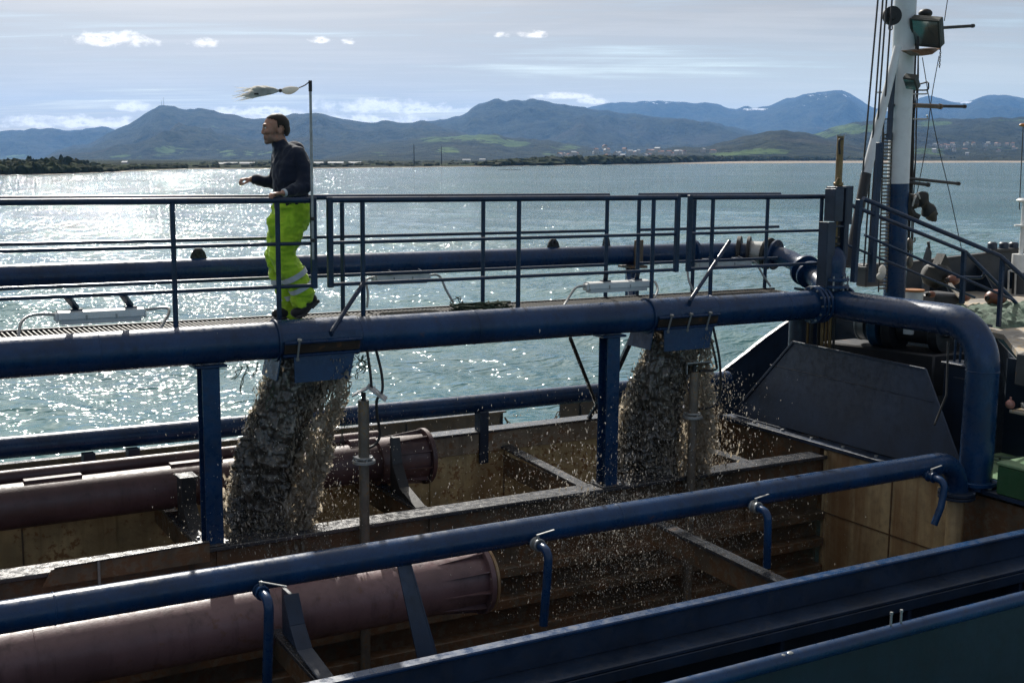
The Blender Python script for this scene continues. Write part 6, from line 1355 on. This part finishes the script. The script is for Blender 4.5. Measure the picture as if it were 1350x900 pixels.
def stream(left, right, Ytab, seed, lab):
    """left/right: photo outline of the falling mass; Ytab: its plane from top to bottom"""
    n, m = 150, 120; ys = np.linspace(left[0][1], left[-1][1], n); ring = []
    cx = []; 
    for i, y in enumerate(ys):
        f = i/(n-1); Y = np.interp(f, [0, 1], Ytab[:2]); xl, xr = interp([(q[1], q[0]) for q in left], y), interp([(q[1], q[0]) for q in right], y); a, b = at(xl+(xr-xl)*.05*f, y, Y=Y), at(xl+(xr-xl)*(1-.38*min(1, f*3)), y, Y=Y)
        c = (a+b)/2; hw = (b-a).length/2; th = np.interp(f, [0, .3, 1], [.15, .15, .20]); cx.append((c, hw, th, f))
        R = (b-a).normalized(); D = Vector((-R.y, R.x, 0))
        for k in range(m): an = 2*pi*k/m; e = .8; hw_ = hw*(.92-.16*f); ring.append(c+R*(hw_*math.copysign(abs(cos(an))**e, cos(an)))+D*(th*math.copysign(abs(sin(an))**e, sin(an))))
    A = np.array(ring); fr = np.repeat(np.linspace(0, 1, n), m); cc = np.repeat(np.array([c[0][:] for c in cx]), m, 0); dirv = A-cc; dirv /= np.linalg.norm(dirv, axis=1)[:, None]+1e-9
    P = A.copy(); P[:, 2] = P[:, 2]*.42
    d = .11*fbm(P*4.2, 3, seed)+.13*fbm(P*10, 4, seed+3, .6, ridge=True)+.075*fbm(P*26, 3, seed+7, .55, ridge=True)+.012*fbm(A*40, 2, seed+9, .5)
    A = A+dirv*(d*(.35+.8*fr))[:, None]; A[:, 2] += .04*fbm(A*18, 2, seed+11)*fr
    mb = MB(); mb.add(A, [(i*m+k, i*m+(k+1) % m, (i+1)*m+(k+1) % m, (i+1)*m+k) for i in range(n-1) for k in range(m)]); o = mb.build('mud_stream', M_MUD, angle=180); tag(o, lab, 'mud stream', 'mud streams falling into the hopper')
    r = random.Random(seed); pts = []; pf = []; R = Vector((.866, -.5, 0)); D = Vector((.5, .866, 0))
    def pick(pw): return cx[min(n-1, int(n*r.random()**pw))]
    for i in range(2200):          # torn lumps over its surface and edges
        c, hw, th, f = pick(.75); an = r.uniform(0, 2*pi); q = r.uniform(.90, 1.10+.10*f)
        p = c+R*(hw*cos(an)*q)+D*(th*sin(an)*q)+V(0, 0, r.uniform(-.02, .02)); s = r.uniform(.003, .012)*(.6+.8*f); pts.append((p.x, p.y, p.z, s, s*r.uniform(1.2, 4.0), r.uniform(0, 40)))
    for i in range(8000):          # thin translucent sheets off the leeward side; those across the front paint pale highlights
        c, hw, th, f = pick(.85); W = hw*(2.0/(1-.38*min(1, f*3)+1e-6))
        u_ = r.random()
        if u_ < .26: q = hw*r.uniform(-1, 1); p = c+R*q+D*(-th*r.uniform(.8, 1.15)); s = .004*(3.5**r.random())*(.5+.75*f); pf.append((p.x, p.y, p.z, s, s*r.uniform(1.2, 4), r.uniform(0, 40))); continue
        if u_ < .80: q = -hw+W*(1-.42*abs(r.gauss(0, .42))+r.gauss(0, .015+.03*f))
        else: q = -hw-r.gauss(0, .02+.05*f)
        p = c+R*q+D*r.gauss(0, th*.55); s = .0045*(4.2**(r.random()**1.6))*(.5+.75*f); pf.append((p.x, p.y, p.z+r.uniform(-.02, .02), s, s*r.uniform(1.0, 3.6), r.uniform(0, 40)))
    sm, ss_ = MB(), MB()
    for i in range(900):          # wet ribbons falling with the stream, torn into lengths
        f0 = r.random()**.8*.93; L = r.uniform(.018, .075); q0 = r.uniform(-1.06, 1.0) if r.random() < .7 else r.choice((-1, 1))*r.uniform(.86, 1.12); e0 = -r.uniform(.5, 1.12) if r.random() < .72 else r.uniform(-.6, .9)
        w0 = r.uniform(.005, .020)*(.7+.7*f0); tw = r.uniform(-.9, .9); ph = r.uniform(0, 6); vs = []; K = 9
        for k in range(K):
            f = min(1, f0+L*k/(K-1)); c, hw, th, _ = cx[min(n-1, int(f*(n-1)))]; W = hw*(2.0/(1-.38*min(1, f*3))); qq = -hw+W*(q0*(1+.06*f)+1)/2+.020*sin(ph+k*.9)
            p = c+R*qq+D*(e0*th*sqrt(max(.05, 1-min(1, abs(q0))**2*.6))+.010*cos(ph*1.7+k*1.1)); ww = w0*(.25+sin(pi*(k+.3)/(K-.4))**.7)*(1+.6*sin(ph*3+k*2.3)); u_ = R*cos(tw+.5*sin(ph+k*.9))+D*sin(tw+.5*sin(ph+k*.9))+V(0, 0, .6*sin(ph*2)); vs += [p-u_*ww, p+u_*ww]
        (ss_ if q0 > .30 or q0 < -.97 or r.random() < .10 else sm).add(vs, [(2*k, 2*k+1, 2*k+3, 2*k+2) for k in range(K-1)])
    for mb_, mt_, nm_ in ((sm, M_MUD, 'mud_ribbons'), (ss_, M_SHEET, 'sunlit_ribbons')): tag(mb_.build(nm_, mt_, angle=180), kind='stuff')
    gl = []
    for i in range(1500):          # glinting beads thrown off the windward edge
        c, hw, th, f = pick(.8); q = -hw*(.62+abs(r.gauss(0, .30)))+hw*.25*r.random(); p = c+R*q+D*(-th*r.uniform(.3, 1.15)); s = .0022*(3.2**r.random()); gl.append((p.x, p.y, p.z, s, s*r.uniform(1, 3), r.uniform(0, 40)))
    blobs('water_beads', gl, M_DROP, 1, .25)
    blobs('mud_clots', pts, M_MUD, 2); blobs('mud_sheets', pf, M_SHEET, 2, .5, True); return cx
S1 = stream([(368, 468), (350, 510), (335, 555), (318, 610), (305, 660), (296, 722)], [(455, 468), (452, 505), (440, 555), (424, 620), (412, 660), (400, 722)], (10.17, 10.48), 5, 'brown mud stream pouring from the left chute beside the first post')
S2 = stream([(868, 438), (858, 470), (838, 510), (824, 560), (818, 600), (812, 668)], [(925, 438), (922, 480), (920, 520), (918, 570), (912, 610), (905, 668)], (10.17, 10.50), 17, 'brown mud stream pouring from the right chute into white splash')
def drops():
    r = random.Random(11); pts = []
    def put(n, fx, fy, fY, s0, s1, el=1.6):
        for i in range(n):
            x, y, Y = fx(), fy(), fY(); p = at(x, y, Y=Y); s = .62*s0*(s1/s0)**(r.random()**3.0)
            if p.z < 1.5: continue
            pts.append((p.x, p.y, p.z, s, s*r.uniform(1, el*2.6), r.uniform(0, 40)))
    g = r.gauss; u = r.uniform
    put(2800, lambda: g(375, 55), lambda: 735-abs(g(0, 85)), lambda: u(9.8, 10.9), .0025, .009)            # round the left stream
    put(420, lambda: g(440, 40), lambda: u(500, 690), lambda: u(10, 11.2), .0025, .007)
    put(260, lambda: g(300, 45), lambda: u(470, 700), lambda: u(10, 11.2), .0025, .007)
    put(4500, lambda: g(865, 68), lambda: 675-abs(g(0, 75)), lambda: u(9.7, 10.9), .003, .012)             # right splash
    put(900, lambda: g(945, 28), lambda: u(490, 640), lambda: u(10.0, 10.8), .003, .013)
    put(9500, lambda: g(845, 88), lambda: 650+abs(g(0, 88)), lambda: u(8.2, 9.8), .0022, .0068)            # thrown towards the near side
    put(1800, lambda: g(700, 70), lambda: g(655, 60), lambda: u(9.9, 11.0), .0022, .007)
    put(280, lambda: u(300, 900), lambda: u(560, 820), lambda: u(8.6, 10.5), .0022, .006)
    put(240, lambda: g(470, 22), lambda: u(480, 560), lambda: u(10, 10.4), .0025, .007)
    blobs('water_drops', pts, M_DROP, 1, .25)
    pts = []
    put(6000, lambda: g(868, 62), lambda: 665-abs(g(0, 48)), lambda: u(9.85, 10.7), .0013, .0024, 1.0)
    put(4200, lambda: g(360, 48), lambda: 722-abs(g(0, 42)), lambda: u(9.85, 10.7), .0013, .0024, 1.0)
    put(2600, lambda: g(860, 70), lambda: 665+abs(g(0, 60)), lambda: u(8.8, 9.9), .0013, .0024, 1.0)
    blobs('spray_mist', pts, M_DROP, 1, 0)
    pts = []
    put(2600, lambda: g(862, 50), lambda: 672-abs(g(0, 24)), lambda: u(9.93, 10.6), .004, .022, 1.0)        # boiling foot of the right stream
    put(900, lambda: g(930, 20), lambda: u(485, 660), lambda: u(10.05, 10.6), .004, .017, 2.0)
    put(700, lambda: g(905, 30), lambda: 660-abs(g(0, 55)), lambda: u(9.98, 10.4), .006, .028, 1.3)
    put(1200, lambda: g(352, 36), lambda: 718-abs(g(0, 15)), lambda: u(9.95, 10.6), .004, .017, 1.0)
    put(150, lambda: g(405, 14), lambda: u(640, 715), lambda: u(10.1, 10.5), .008, .035, 1.3)
    blobs('splash_clots', pts, M_FOAM, 2, .5, True)
    m = MB()                                                                                            # thin strings of weed and water under the chutes
    for (x0, y0, x1, y1, c) in ((318, 482, 308, 500, 1), (328, 480, 318, 520, 0), (340, 478, 333, 498, 1), (458, 500, 450, 590, 0), (471, 468, 474, 488, 1), (478, 468, 486, 486, 1), (465, 470, 462, 486, 1), (484, 472, 478, 492, 1), (368, 484, 352, 540, 0), (480, 468, 470, 500, 1)):
        for k in range(2):
            P = [at(x0+(x1-x0)*q+r.uniform(-4, 4), y0+(y1-y0)*q, Y=10.1) for q in np.linspace(0, 1, 6)]; m.tube(bez(P, 4), .004, 5)
    o = m.build('weed_strings', M_ROPE); tag(o, kind='stuff')
drops()

# ------------------------------------------------------------------ the ship floats with a slight heel: turn everything aboard together
Bs = Matrix([list(b) for b in SHIP]).transposed(); Bw = Matrix([list(b) for b in EARTH]).transposed()
HEEL = Matrix.Translation((0, 0, CAM_Z)) @ (Bw @ Bs.transposed()).to_4x4() @ Matrix.Translation((0, 0, -CAM_Z))
bpy.context.view_layer.update()
for o in SHIP_TOP:
    o.matrix_world = HEEL @ o.matrix_world
